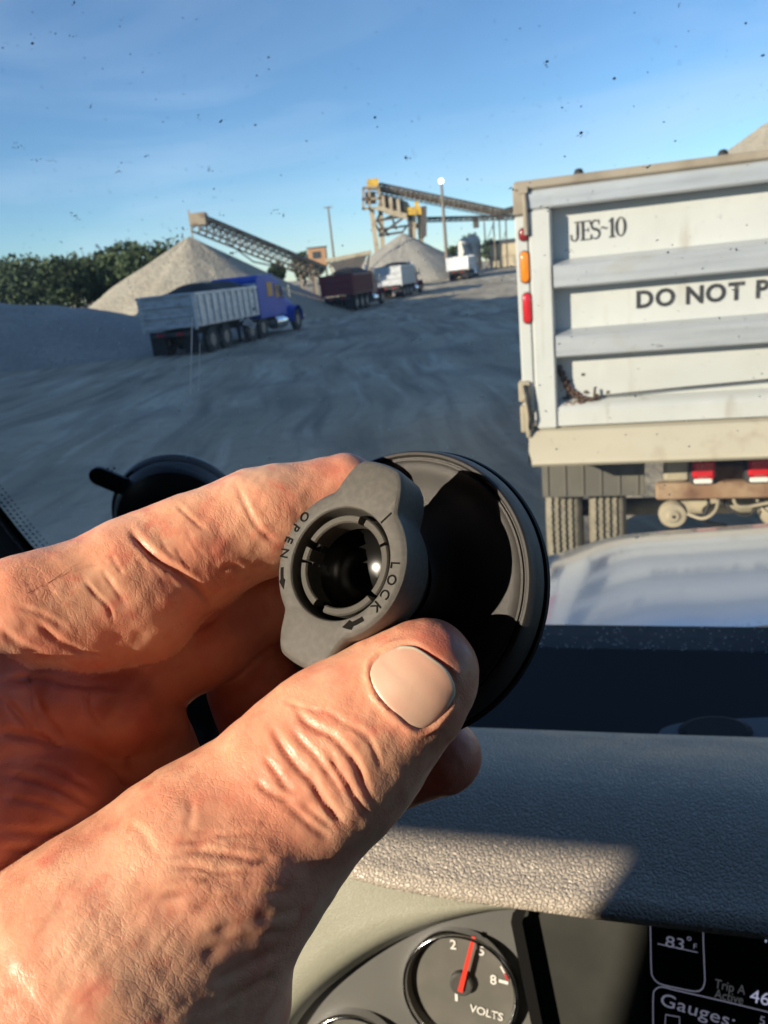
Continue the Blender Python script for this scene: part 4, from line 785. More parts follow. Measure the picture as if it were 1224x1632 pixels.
# volt gauge and its lower neighbour
dial = M('gauge_dial', (.11, .108, .093), .55, noise=(60, (.135, .13, .113), .4, .7)); whitet = M('gauge_white', (.75, .74, .70), .5); needm = M('gauge_needle', (.70, .05, .03), .4); hub = M('gauge_hub', (.06, .06, .055), .5)
grad = np.linalg.norm(on_panel(828, 1580) - on_panel(645, 1560)) / 2
cg = M('gauge_glass', (1, 1, 1), .0); 
cgm = bpy.data.materials.new('gauge_cover'); cgm.use_nodes = True; N, L = cgm.node_tree.nodes, cgm.node_tree.links; N.remove(N['Principled BSDF'])
a1 = N.new('ShaderNodeBsdfTransparent'); a2_ = N.new('ShaderNodeBsdfGlossy'); a2_.inputs['Roughness'].default_value = .08; a3 = N.new('ShaderNodeFresnel'); a3.inputs['IOR'].default_value = 1.4; a4 = N.new('ShaderNodeMixShader'); L.new(a3.outputs[0], a4.inputs[0]); L.new(a1.outputs[0], a4.inputs[1]); L.new(a2_.outputs[0], a4.inputs[2]); L.new(a4.outputs[0], N['Material Output'].inputs['Surface'])
def gauge(cpx_, label_parts=True):
    c = on_panel(*cpx_); mbx = vb(); g_ = grad
    mbx.lathe([(g_ * .90, .002), (g_ * .92, .0065), (g_ * .95, .009), (g_ * .985, .0085), (g_, .006), (g_, -.004)], 64, c=c, ax=pn, caps=False); rg = mbx.build('gauge', chrome, own, smooth=True)
    mbx = vb(); mbx.lathe([(g_ * .915, .0065), (g_ * .88, .003), (g_ * .87, .0015), (.0001, .0015)], 64, c=c, ax=pn, caps=False); mbx.build('dial', dial, rg, angle=30)
    mbx = vb(); mbx.lathe([(g_ * .94, .0085), (.0001, .0095)], 48, c=c, ax=pn, caps=False); mbx.build('cover_glass', cgm, rg, smooth=True)
    return c, rg
gc, gr = gauge((735, 1568))
gauge((572, 1693))
def gpt(px, py): return on_panel(px, py, -.0032)
def label_on(body, px, py, hpx, mat, par, lift=.0022, sx=1.0, fn=None, rot=0.0, name='lettering', off=.0, align='LEFT', spacing=1.0):
    p0 = on_panel(px, py, lift); sz = hpx / F * ((p0 - CAM) @ CF) / .70
    X, Y = pu * math.cos(rot) + pv * math.sin(rot), -pu * math.sin(rot) + pv * math.cos(rot)
    return mesh_obj(name, text_mesh(body, sz, offset=off * sz, sx=sx, align=align, spacing=spacing), mat, par, frame(p0 - OFF, X, Y))
label_on('2', 717, 1512, 15, whitet, gr, off=.015); label_on('1', 756, 1513, 13, whitet, gr, off=.01, sx=.8); label_on('5', 762, 1522, 15, whitet, gr, off=.015); label_on('8', 781, 1568, 15, whitet, gr, off=.015); label_on('1', 719, 1594, 24, whitet, gr, off=.012); label_on('VOLTS', 748, 1612, 12.5, whitet, gr, rot=-.16, off=.012)
mb = vb(); a, b = on_panel(733, 1581, .0075), on_panel(755, 1493, .0075); s_ = np.cross(pn, b - a); s_ /= np.linalg.norm(s_); k_ = np.linalg.norm(a - CAM) / F
mb.add([a - s_ * 3.4 * k_, a + s_ * 3.4 * k_, b + s_ * 2.4 * k_, b - s_ * 2.4 * k_] + [v - pn * .001 for v in (a - s_ * 3.4 * k_, a + s_ * 3.4 * k_, b + s_ * 2.4 * k_, b - s_ * 2.4 * k_)], [(0, 1, 2, 3), (7, 6, 5, 4), (0, 4, 5, 1), (1, 5, 6, 2), (2, 6, 7, 3), (3, 7, 4, 0)]); mb.build('needle', needm, gr)
mb = vb(); mb.lathe([(grad * .20, .001), (grad * .20, .005), (grad * .17, .006), (.0001, .006)], 28, c=on_panel(737, 1561), ax=pn); mb.build('needle_hub', hub, gr, angle=30)
def tick(a, b, w_, mat):
    mb = vb(); A_, B_ = on_panel(*a, .0022), on_panel(*b, .0022); s_ = np.cross(pn, B_ - A_); s_ /= np.linalg.norm(s_); k_ = np.linalg.norm(A_ - CAM) / F * w_; mb.add([A_ - s_ * k_, A_ + s_ * k_, B_ + s_ * k_, B_ - s_ * k_], [(0, 1, 2, 3)]); mb.build('tick', mat, gr)
tick((795, 1563), (810, 1567), 2.2, whitet); tick((798, 1540), (806, 1555), 1.2, whitet); tick((804, 1551), (809, 1562), 1.6, M('tick_red', (.45, .03, .03), .5))
# display: recessed dark frame, dull glass, screen with lettering
dg_ = M('display_glass', (.035, .036, .032), .35, noise=(25, (.05, .05, .044), .4, .7)); dk = M('display_frame', (.008, .008, .008), .3); scm = M('screen', (.012, .014, .013), .22, spec=.4); ink2 = M('screen_ink', (.10, .10, .13), .5, emit=((.30, .31, .42), .22)); dim = M('screen_ink_dim', (.10, .10, .10), .5, emit=((.25, .26, .28), .12))
def quad(mb, P): mb.add(P, [tuple(range(len(P)))])
mb = vb(); fr_px = [(838, 1448), (846, 1443), (1000, 1452), (1300, 1480), (1300, 1720), (880, 1720)]; lf = [on_panel(x, y, .014) for x, y in fr_px]
w_in = [on_panel(x + (9 if i in (0, 5) else 4), y, .0) for i, (x, y) in enumerate(fr_px)]
ol = [on_panel(815, 1458, .013), on_panel(826, 1447, .013)]
mb.add([on_panel(p[0], p[1], .012) for p in ((814, 1470), (817, 1455), (826, 1446), (842, 1442), (832, 1470), (882, 1720), (864, 1720))], [(0, 1, 2, 3, 4, 5, 6)])
mb.add([on_panel(832, 1470, .012), on_panel(882, 1720, .012), on_panel(882, 1720, -.004) , on_panel(832, 1470, -.004)], [(0, 1, 2, 3)]); mb.add([on_panel(814, 1470, .012), on_panel(864, 1720, .012), on_panel(864, 1720, -.004), on_panel(814, 1470, -.004)], [(3, 2, 1, 0)]); mb.build('display_frame', dk, own)
mb = vb(); quad(mb, [on_panel(820, 1420, .001), on_panel(880, 1720, .001), on_panel(1400, 1720, .001), on_panel(1400, 1480, .001), on_panel(1000, 1440, .001)]); dp_ = mb.build('display_glass', dg_, own)
mb = vb(); quad(mb, [on_panel(1031, 1446, .002), on_panel(1036, 1720, .002), on_panel(1400, 1720, .002), on_panel(1400, 1492, .002)]); scr = mb.build('screen', scm, own)
def line(path, wpx, mat, par):
    mb = vb(); mb.tube([on_panel(x, y, .0024) for x, y in path], wpx / F * .42, 5); mb.build('screen_line', mat, par)
line(spline([(1036, 1456), (1037, 1500), (1038, 1545), (1041, 1558), (1052, 1568), (1080, 1575), (1107, 1580), (1118, 1577), (1123, 1566), (1123, 1550), (1121, 1500), (1121, 1466)], 5), .9, ink2, scr)
line(spline([(1041, 1640), (1041, 1590), (1044, 1578), (1055, 1573), (1080, 1579), (1150, 1595), (1224, 1613), (1300, 1632)], 5), .9, ink2, scr)
line([(1048, 1504), (1080, 1511), (1112, 1518)], .7, ink2, scr)
label_on('83', 1059, 1508, 18, ink2, scr, lift=.0026, sx=1.2, off=-.004, rot=-.10); label_on('°', 1092, 1509, 17, ink2, scr, lift=.0026, rot=-.1); label_on('F', 1104, 1512, 9, ink2, scr, lift=.0026, rot=-.1)
label_on('Trip A', 1138, 1574, 15, dim, scr, lift=.0026, sx=.8, rot=-.13); label_on('Active', 1138, 1590, 15, dim, scr, lift=.0026, sx=.78, rot=-.13); label_on('46', 1194, 1596, 21, M('screen_ink_bright', (.2, .2, .25), .5, emit=((.5, .52, .72), .35)), scr, lift=.0026, rot=-.12)
label_on('Gauges:', 1050, 1601, 21, ink2, scr, lift=.0026, sx=1.15, rot=-.20, spacing=1.04); line([(1060, 1632), (1061, 1617), (1083, 1621), (1083, 1634)], .8, ink2, scr); label_on('5', 1209, 1632, 14, ink2, scr, lift=.0026, rot=-.1)
label_on('T', 1212, 1500, 18, M('screen_blue', (.15, .2, .3), .5, emit=((.45, .55, .75), .35)), scr, lift=.0026, rot=-.12)
# cab shell: unseen roof, rear wall, left wall with openings shaped for the sunlight
shell = M('cab_lining', (.035, .035, .037), .9); 
mb = vb(); mb.hexa([T(-.99, -1.42, .503), T(1.6, -1.42, .503), T(1.6, .36, .44), T(-.99, .36, .44), T(-.99, -1.42, .55), T(1.6, -1.42, .55), T(1.6, .38, .50), T(-.99, .38, .50)]); mb.build('roof', shell, own)
Sx, Sy, Sz = SUN @ vx, SUN @ vy, SUN @ vz
def back(P, yb=-.62): d = np.asarray(P) - CAM; x, y, z = d @ vx, d @ vy, d @ vz; t = (yb - y) / Sy; return (x + Sx * t, z + Sz * t)
def wall_piece(poly, x0=-.99, x1=-.95):                       # side wall pieces round openings shaped for the sun, outline in (forward, up)
    n_ = len(poly)
    mb.add([T(x0, y_, z_) for y_, z_ in poly] + [T(x1, y_, z_) for y_, z_ in poly], [tuple(range(n_)), tuple(range(2 * n_ - 1, n_ - 1, -1))] + [(i, (i + 1) % n_, n_ + (i + 1) % n_, n_ + i) for i in range(n_)])
def side(P, xb=-.95):                                          # where the sun's path to P crosses the side wall
    d = np.asarray(P) - CAM; x, y, z = d @ vx, d @ vy, d @ vz; t = (xb - x) / Sx; return (y + Sy * t, z + Sz * t)
on_pad = lambda px, py: hit(px, py, T(0, 0, -.332), vz)
def W_near(px, py, d): return CAM + .88e-3 * d * ray(px, py)
A_, B_, C_, D_, E_ = [side(on_pad(*q)) for q in ((600, 1322), (800, 1342), (1000, 1362), (1132, 1372), (1030, 1474))]
slope = (B_[1] - A_[1]) / (B_[0] - A_[0]); RZ = .50
Y1 = A_[0] + .16; tops = [(Y1, A_[1] + slope * (Y1 - A_[0])), A_, B_, C_, D_]
mb = vb()
wall_piece([(-1.40, -1.2), (.85, -1.2), (.85, -.36), (Y1, -.30), (-1.40, -.30)])
wall_piece([(Y1, -.30), (.85, -.36), (.40, RZ), (Y1, RZ)])
for p0, p1 in zip(tops[:-1], tops[1:]): wall_piece([p0, (p0[0], RZ), (p1[0], RZ), p1])
HP = [side(W_near(*q)) for q in ((680, 1070, 168), (300, 1400, 140), (200, 1640, 130), (520, 740, 188), (0, 960, 148), (545, 890, 163), (865, 920, 176), (670, 715, 192), (700, 1165, 186), (760, 1190, 200), (0, 1140, 165), (0, 1640, 115), (430, 1640, 135))]
ya, yb_, za, zb = min(p[0] for p in HP) - .12, max(p[0] for p in HP) + .06, min(p[1] for p in HP) - .11, max(p[1] for p in HP) + .05
BY = min(yb_, D_[0] - .03); YR = -1.40
wall_piece([D_, (D_[0], RZ), (BY, RZ), (BY, -.30), (E_[0], -.30), E_])
wall_piece([(BY, -.30), (BY, za), (YR, za), (YR, -.30)]); wall_piece([(ya, za), (ya, RZ), (YR, RZ), (YR, za)])
if zb < RZ: wall_piece([(BY, zb), (BY, RZ), (ya, RZ), (ya, zb)])
mb.build('door', shell, own)  # unseen wall; openings cut to set sun and shade on dash and hand
mb = vb(); mb.hexa([T(-.99, -1.42, -1.2), T(1.6, -1.42, -1.2), T(1.6, -1.40, -1.2), T(-.99, -1.40, -1.2), T(-.99, -1.42, .5), T(1.6, -1.42, .5), T(1.6, -1.40, .5), T(-.99, -1.40, .5)]); mb.build('rear_wall', shell, own)
mb = vb(); mb.hexa([T(-.95, -1.4, -1.25), T(1.6, -1.4, -1.25), T(1.6, .9, -1.25), T(-.95, .9, -1.25), T(-.95, -1.4, -1.2), T(1.6, -1.4, -1.2), T(1.6, .9, -1.2), T(-.95, .9, -1.2)]); mb.build('cab_floor', shell, own)
mb = vb(); mb.hexa([T(1.55, -.6, -1.2), T(1.6, -.6, -1.2), T(1.6, .85, -1.2), T(1.55, .85, -1.2), T(1.55, -.6, -.28), T(1.6, -.6, -.28), T(1.6, .85, -.38), T(1.55, .85, -.38)]); mb.hexa([T(1.55, -1.4, -1.2), T(1.6, -1.4, -1.2), T(1.6, -.2, -.3), T(1.55, -.2, -.3), T(1.55, -1.4, .45), T(1.6, -1.4, .45), T(1.6, -.2, .45), T(1.55, -.2, .45)]); mb.build('door', shell, own)
# second holder stuck to the windshield
cup_c = on_glass(290, 812, .012); ca = -wn_ * .55 + (CAM - cup_c) / np.linalg.norm(CAM - cup_c) * .45; ca /= np.linalg.norm(ca); k_ = ((cup_c - CAM) @ CF) / F
ph = thing('suction_holder', cup_c, label='black suction cup with pull tab stuck low on the windshield behind the fingers', cat='phone mount')
hb2 = M('holder_plastic', (.016, .017, .019), .32, noise=(40, (.024, .025, .028), .4, .7)); R0 = 104 * k_
mb = MB(cup_c); mb.lathe([(R0 * 1.0, -.010), (R0 * 1.02, -.004), (R0 * 1.0, .0), (R0 * .965, .002), (R0 * .955, .001), (R0 * .95, .004), (R0 * .93, .010), (R0 * .86, .018), (R0 * .70, .0225), (R0 * .45, .0245), (.0001, .025)], 72, c=cup_c, ax=ca); mb.build('suction_cup', hb2, ph, angle=30)
tu = np.cross([0, 0, 1.0], ca); tu /= np.linalg.norm(tu); tv = np.cross(ca, tu)
mb = MB(cup_c); rrp = []
for kx, ky in ((1, 1), (-1, 1), (-1, -1), (1, -1)):
    a0 = math.atan2(ky, kx) - math.pi / 4
    for a in np.linspace(0, math.pi / 2, 6): rrp.append((kx * R0 * .28 + R0 * .14 * math.cos(a0 + a), ky * R0 * .28 + R0 * .14 * math.sin(a0 + a)))
mb.prism(rrp, .004, u=tu, v=tv, o=cup_c + ca * .0225); mb.build('lever_plate', hb2, ph, angle=30)
mb = MB(cup_c); t0_, t1_ = on_glass(166, 745, .012), on_glass(212, 764, .012); d_ = t1_ - t0_; dn = d_ / np.linalg.norm(d_); sn = np.cross(ca, dn); hw = 15 * k_
poly = [t0_ + hw * (-dn * math.cos(a) + sn * math.sin(a)) for a in np.linspace(-math.pi / 2, math.pi / 2, 9)] + [t1_ + sn * hw, t1_ - sn * hw]
mb.add(poly + [p + ca * .004 for p in poly], [tuple(range(10, -1, -1)), tuple(range(11, 22))] + [(i, (i + 1) % 11, 11 + (i + 1) % 11, 11 + i) for i in range(11)]); tb = mb.build('pull_tab', hb2, ph)
mb = MB(cup_c)
for px, py in ((172, 747), (182, 746), (178, 751)): mb.lathe([(.001, .0008), (.0012, .0006), (.0015, 0)], 8, c=hit(px, py, t0_ + ca * .0045, ca), ax=ca)
mb.build('tab_stud', M('stud', (.2, .2, .2), .4), tb)
mb = MB(cup_c); mb.tube(spline([cup_c + ca * .02, pt(330, 1000, .50), pt(345, 1160, .47), pt(350, 1290, .46)], 6), .021, 14); mb.tube([pt(350, 1240, .46), pt(352, 1330, .45)], .028, 14); mb.build('arm', M('holder_arm', (.008, .008, .009), .5), ph, smooth=True)
# ------------------------------------------------------------------ the hand: one continuous surface from a signed distance field
S_NEAR = 0.88e-3                                             # hand and mount are measured in view millimetres
BASIS = np.stack([CR, CU, CF])                               # rows
def W(p): return CAM + S_NEAR * (np.asarray(p, float) @ BASIS)
def H(px, py, d): return np.array([(px - 612) / F * d, -(py - 816) / F * d, d], float)
def Hd(p): return np.stack([612 + F * p[:, 0] / p[:, 2], 816 - F * p[:, 1] / p[:, 2]], 1)

def chain(*js): return [(H(*a[:3]), a[3], H(*b[:3]), b[3]) for a, b in zip(js[:-1], js[1:])]
HAND = {
 'thumb': (9.0, chain((683, 1066, 159, 9.3), (650, 1098, 158.5, 11.1), (535, 1196, 156.5, 14.9), (437, 1296, 154, 16.6), (318, 1412, 148, 19.6), (176, 1560, 142, 25.5), (40, 1740, 136, 33))
          + chain((318, 1412, 150, 19), (330, 1640, 150, 13.5), (320, 1800, 148, 14)) + chain((535, 1206, 160, 13.7), (560, 1180, 161, 13.9))),
 'index': (7.0, chain((548, 788, 192, 10.3), (415, 832, 188, 11.8), (310, 880, 183, 12.6), (212, 930, 178, 13.3), (95, 990, 172, 13.2), (-70, 1060, 166, 17.5))
          + chain((212, 945, 178, 13), (222, 985, 179, 11.6)) + chain((95, 975, 171, 12.8), (30, 985, 167, 12.5))),
 'middle': (6.0, chain((585, 880, 214, 10), (455, 940, 206, 10.6), (325, 1010, 192, 11.6), (200, 1075, 184, 14), (-20, 1190, 172, 16))),
 'ring': (6.0, chain((706, 1207, 200, 9.9), (590, 1208, 207, 13.6), (418, 1093, 206, 13), (455, 1250, 215, 14), (250, 1450, 200, 16))),
 'palm': (10.0, chain((-60, 1130, 170, 20), (150, 1170, 186, 17), (178, 1290, 184, 20)) + chain((150, 1170, 186, 17), (195, 1150, 188, 12.5))
          + chain((-60, 1130, 160, 18), (-40, 1330, 160, 18), (150, 1500, 165, 18)) + chain((200, 1290, 184, 19), (150, 1480, 175, 22))
          ),
 'web': (5.0, chain((-90, 1105, 158, 10), (60, 1112, 164, 9.2), (190, 1135, 174, 9.0), (245, 1160, 182, 8)) + chain((-60, 1135, 158, 9), (90, 1165, 168, 8))),
 'thenar': (7.0, chain((-90, 1290, 152, 15), (60, 1290, 162, 13.5), (175, 1330, 170, 11)) + chain((-60, 1390, 150, 14), (110, 1400, 162, 12))),
}
def cap_sdf(P, a, ra, b, rb):
    ba = b - a; pa = P - a; h = np.clip((pa @ ba) / (ba @ ba), 0, 1)
    return np.linalg.norm(pa - h[:, None] * ba, axis=1) - (ra + (rb - ra) * h)
def smin(a, b, k):
    h = np.maximum(k - np.abs(a - b), 0) / k; return np.minimum(a, b) - h * h * k * 0.25
def group_sdf(P, g):
    k, caps = HAND[g]; d = None
    for c in caps:
        e = cap_sdf(P, *[x.astype(P.dtype) if isinstance(x, np.ndarray) else x for x in c]); d = e if d is None else smin(d, e, k)
    return d
def hand_sdf(P):
    d = {g: group_sdf(P, g) for g in HAND}
    a = smin(d['index'], d['palm'], 3.0)
    a = smin(a, d['middle'], 1.6); a = smin(a, d['ring'], 1.6)
    a = smin(a, d['web'], 1.8); a = smin(a, d['thenar'], 2.0)
    return smin(a, d['thumb'], 2.2)

def surface_nets(lo, hi, h, fn, blk=10):
    n = np.ceil((np.array(hi) - lo) / h / blk).astype(int) * blk + 1
    nb = (n - 1) // blk
    bc = np.stack(np.meshgrid(*[np.arange(k) for k in nb], indexing='ij'), -1).reshape(-1, 3)
    dc = fn((lo + (bc + 0.5) * blk * h).astype(np.float32))
    rad = blk * h * 0.5 * 1.7321 + h * 2
    D = np.empty(n, np.float32)
    sg = np.where(dc < 0, -9.0, 9.0)
    D[:] = 9.0
    off = np.stack(np.meshgrid(*[np.arange(blk + 1)] * 3, indexing='ij'), -1).reshape(-1, 3)
    for b, s in zip(bc[sg < 0], sg[sg < 0]):
        i, j, k = b * blk; D[i:i + blk + 1, j:j + blk + 1, k:k + blk + 1] = -9.0
    act = bc[np.abs(dc) < rad]
    for c0 in range(0, len(act), 400):
        idx = (act[c0:c0 + 400, None, :] * blk + off[None]).reshape(-1, 3)
        D[idx[:, 0], idx[:, 1], idx[:, 2]] = fn((lo + idx * h).astype(np.float32))
    neg = D < 0
    cube = [(a, b, c) for a in (0, 1) for b in (0, 1) for c in (0, 1)]
    sl = lambda A, o: A[o[0]:A.shape[0] - 1 + o[0], o[1]:A.shape[1] - 1 + o[1], o[2]:A.shape[2] - 1 + o[2]]
    cnt = sum(sl(neg, o).astype(np.int8) for o in cube)
    cells = np.argwhere((cnt > 0) & (cnt < 8))
    vid = np.full(cnt.shape, -1, np.int32); vid[tuple(cells.T)] = np.arange(len(cells))
    acc = np.zeros((len(cells), 3)); num = np.zeros(len(cells))
    for a in range(8):
        for b in range(a + 1, 8):
            A, B = np.array(cube[a]), np.array(cube[b])
            if np.abs(A - B).sum() != 1: continue
            da = D[tuple((cells + A).T)]; db = D[tuple((cells + B).T)]; cr_ = (da < 0) != (db < 0)
            t = np.where(cr_, da / np.where(cr_, da - db, 1), 0)
            acc += np.where(cr_[:, None], A + t[:, None] * (B - A), 0); num += cr_
    V = lo + (cells + acc / num[:, None]) * h
    faces = []
    for ax in range(3):
        o1, o2 = [(1, 2), (2, 0), (0, 1)][ax]
        e = np.zeros(3, int); e[ax] = 1
        na = neg[:-1] if ax == 0 else neg[:, :-1] if ax == 1 else neg[:, :, :-1]
        nb_ = neg[1:] if ax == 0 else neg[:, 1:] if ax == 1 else neg[:, :, 1:]
        E = np.argwhere(na != nb_); E = E[(E[:, o1] > 0) & (E[:, o2] > 0) & (E[:, o1] < n[o1] - 1) & (E[:, o2] < n[o2] - 1)]
        s = neg[tuple(E.T)]
        u = np.zeros(3, int); u[o1] = 1; v = np.zeros(3, int); v[o2] = 1
        q = np.stack([vid[tuple((E - k).T)] for k in (u * 0, u, u + v, v)], 1)
        q = np.where(s[:, None], q, q[:, ::-1]); faces.append(q[(q >= 0).all(1)])
    return V, np.concatenate(faces)

LO, HI = np.array([-104.0, -122, 112]), np.array([30.0, 20, 232])
HV, HF = surface_nets(LO, HI, 0.5, hand_sdf)

def grads(P, fn=hand_sdf, e=0.35):
    P = P.astype(np.float64)
    g = np.stack([fn(P + d) - fn(P - d) for d in np.eye(3) * e], 1); return g / (np.linalg.norm(g, axis=1, keepdims=True) + 1e-9)
HN = grads(HV)
gd = np.stack([group_sdf(HV, g) for g in HAND], 1); HG = gd.argmin(1); GN = list(HAND)
view = HV / np.linalg.norm(HV, axis=1, keepdims=True); front = (HN * view).sum(1) < 0.25
pix = Hd(HV)

def c8(*p): return [(380 + x / 4.708, 1060 + y / 4.708) for x, y in p]        # crop coordinates to photo pixels
def c4(*p): return [(180 + x / 4.08, 1280 + y / 4.08) for x, y in p]
def c6(*p): return [(x / 2.448, 680 + y / 2.448) for x, y in p]
def c7(*p): return [(x / 2.448, 1100 + y / 2.448) for x, y in p]
def cn(*p): return [(560 + x / 4.8, 980 + y / 4.8) for x, y in p]
CREASES = [                                                                    # group, path, width mm, depth mm
 ('thumb', c8((420, 290), (480, 400), (580, 470), (700, 530), (790, 620), (870, 720), (930, 850), (985, 1000)), 0.8, 0.75),
 ('thumb', c8((240, 440), (300, 560), (380, 680), (470, 790), (560, 880), (620, 990), (720, 1120), (790, 1200)), 0.8, 0.85),
 ('thumb', c8((390, 460), (470, 570), (560, 660), (640, 760), (720, 870), (800, 1000)), 0.65, 0.55),
 ('thumb', c8((680, 650), (740, 770), (800, 860), (870, 980), (970, 1120)), 0.7, 0.6),
 ('thumb', c8((190, 690), (280, 800), (340, 890), (420, 960)), 0.7, 0.55),
 ('thumb', c8((840, 440), (960, 520), (1020, 640), (1080, 780)), 0.6, 0.4),
 ('thumb', c8((620, 310), (760, 410), (870, 480), (980, 570)), 0.5, 0.3),
 ('thumb', c8((470, 1040), (560, 1110), (640, 1170), (720, 1230)), 0.6, 0.4),
 ('thumb', c8((330, 1030), (450, 1120), (560, 1220), (690, 1300)), 0.7, 0.45),
 ('thumb', c8((330, 270), (440, 300), (560, 330), (660, 350)), 0.5, 0.25),
 ('thumb', c8((120, 860), (210, 940), (330, 1000), (420, 1010)), 0.7, 0.5),
 ('thumb', c4((430, 270), (600, 225), (800, 200), (1010, 190)), 0.6, 0.35),
 ('thumb', c4((390, 340), (560, 310), (750, 335), (950, 370), (1090, 330)), 0.7, 0.5),
 ('thumb', c4((390, 415), (560, 420), (700, 455), (900, 430), (1070, 390)), 0.7, 0.5),
 ('thumb', c4((290, 600), (460, 575), (620, 530), (800, 500), (1000, 470)), 0.8, 0.5),
 ('thumb', c4((500, 480), (640, 490), (820, 450), (960, 430)), 0.6, 0.4),
 ('thumb', c4((480, 700), (700, 640), (900, 590), (1150, 560)), 0.9, 0.4),
 ('thumb', c4((600, 860), (800, 790), (1000, 740), (1200, 690)), 0.9, 0.45),
 ('thumb', c4((560, 1010), (760, 920), (950, 860), (1120, 830)), 0.9, 0.4),
 ('thumb', c4((620, 1180), (800, 1090), (960, 1010), (1080, 960)), 0.9, 0.4),
 ('thumb', c4((660, 1330), (800, 1250), (950, 1170), (1050, 1110)), 0.9, 0.4),
 ('thumb', c7((740, 420), (745, 480), (730, 540)), 0.8, 0.3),
 ('thumb', c7((500, 520), (560, 560), (600, 640)), 0.9, 0.3),
 ('thumb', cn((110, 440), (120, 520), (180, 610), (260, 700), (330, 790), (420, 880)), 0.5, 0.35),
 ('thumb', cn((110, 450), (160, 350), (260, 270), (380, 225), (480, 230), (610, 310), (720, 390), (790, 500)), 0.5, 0.45),
 ('thumb', cn((420, 880), (520, 890), (620, 830), (720, 730), (790, 620)), 0.5, 0.35),
 ('index', c6((505, 395), (545, 450), (600, 505), (660, 545), (720, 585), (780, 640), (820, 700)), 0.9, 1.15),
 ('index', c6((925, 225), (955, 300), (1000, 385), (1035, 420), (1070, 450)), 0.7, 0.4),
 ('index', c6((690, 305), (740, 350), (800, 405)), 0.5, 0.35),
 ('index', c6((860, 560), (905, 545), (950, 560)), 0.8, 0.5),
 ('index', c6((430, 495), (455, 540), (485, 585)), 0.45, 0.35),
 ('index', c6((330, 600), (370, 650), (420, 700), (440, 760)), 0.5, 0.35),
 ('index', c6((400, 560), (440, 620), (490, 690)), 0.5, 0.3),
 ('index', c6((140, 760), (220, 830), (320, 880), (420, 900)), 0.7, 0.5),
 ('index', c6((60, 700), (160, 730), (260, 790)), 0.6, 0.3),
 ('index', c6((0, 790), (80, 850), (180, 890)), 0.8, 0.45),
 ('palm', c6((0, 990), (150, 985), (320, 1010), (500, 1010)), 1.0, 0.8),
 ('palm', c6((0, 1195), (60, 1200), (180, 1220), (320, 1270), (440, 1360), (520, 1400)), 1.1, 1.0),
 ('palm', c6((140, 1060), (180, 1130), (240, 1230), (330, 1290)), 0.9, 0.6),
 ('palm', c6((20, 1060), (80, 1130), (130, 1200)), 0.8, 0.5),
 ('palm', c6((560, 1000), (555, 1100), (510, 1250), (480, 1340)), 0.9, 0.5),
 ('palm', c7((0, 330), (120, 350), (260, 400), (420, 470)), 1.0, 0.6),
 ('palm', c7((0, 420), (150, 440), (300, 500)), 0.9, 0.5),
 ('palm', c7((0, 550), (200, 560), (330, 560)), 1.2, 0.8),
 ('web', c6((0, 990), (150, 985), (320, 1010), (500, 1020)), 0.8, 0.5), ('web', c6((20, 1060), (80, 1130), (130, 1200)), 0.7, 0.5), ('web', c6((140, 1050), (180, 1130), (250, 1220)), 0.7, 0.5), ('web', c6((330, 1030), (350, 1120), (420, 1200)), 0.6, 0.35),
 ('thenar', c6((60, 1300), (200, 1330), (380, 1420)), 0.8, 0.45), ('thenar', c7((0, 330), (120, 350), (260, 400), (380, 470)), 0.8, 0.5), ('thenar', c7((0, 420), (150, 440), (300, 500)), 0.8, 0.45), ('thenar', c7((0, 550), (200, 560), (330, 560)), 1.0, 0.6), ('thenar', c7((0, 620), (150, 630), (260, 640)), 0.8, 0.4),
 ('middle', c6((700, 850), (760, 800), (860, 740)), 0.8, 0.5),
]
_rg = random.Random(3)
for k in range(46):                                                            # fine diagonal lines over the back of the thumb and its base
    x, y = _rg.uniform(0, 300), _rg.uniform(1430, 1640); l = _rg.uniform(30, 95); a = math.radians(_rg.uniform(-52, -30))
    CREASES.append(('thumb', [(x, y), (x + l * .5 * math.cos(a), y + l * .5 * math.sin(a) + _rg.uniform(-4, 4)), (x + l * math.cos(a), y + l * math.sin(a))], _rg.uniform(.4, .7), _rg.uniform(.04, .11)))
for k in range(26):                                                            # short wrinkles over the thumb's base joint
    x, y = _rg.uniform(255, 420), _rg.uniform(1290, 1440); l = _rg.uniform(25, 70); a = math.radians(_rg.uniform(-22, 8))
    CREASES.append(('thumb', [(x, y), (x + l * .5 * math.cos(a), y + l * .5 * math.sin(a) + _rg.uniform(-5, 5)), (x + l * math.cos(a), y + l * math.sin(a))], _rg.uniform(.35, .6), _rg.uniform(.07, .16)))
for k in range(24):                                                            # fine lines across the index finger
    t = _rg.uniform(0, 1); x = 20 + 370 * t + _rg.uniform(-20, 20); y = 930 - 140 * t + _rg.uniform(0, 90); l = _rg.uniform(20, 55)
    CREASES.append(('index', [(x, y), (x + l * .25, y + l * .55), (x + l * .62, y + l)], _rg.uniform(.3, .5), _rg.uniform(.08, .2)))
disp = np.zeros(len(HV))
facing = np.clip((0.30 - (HN * view).sum(1)) / .55, 0, 1)           # folds flatten out towards the sides
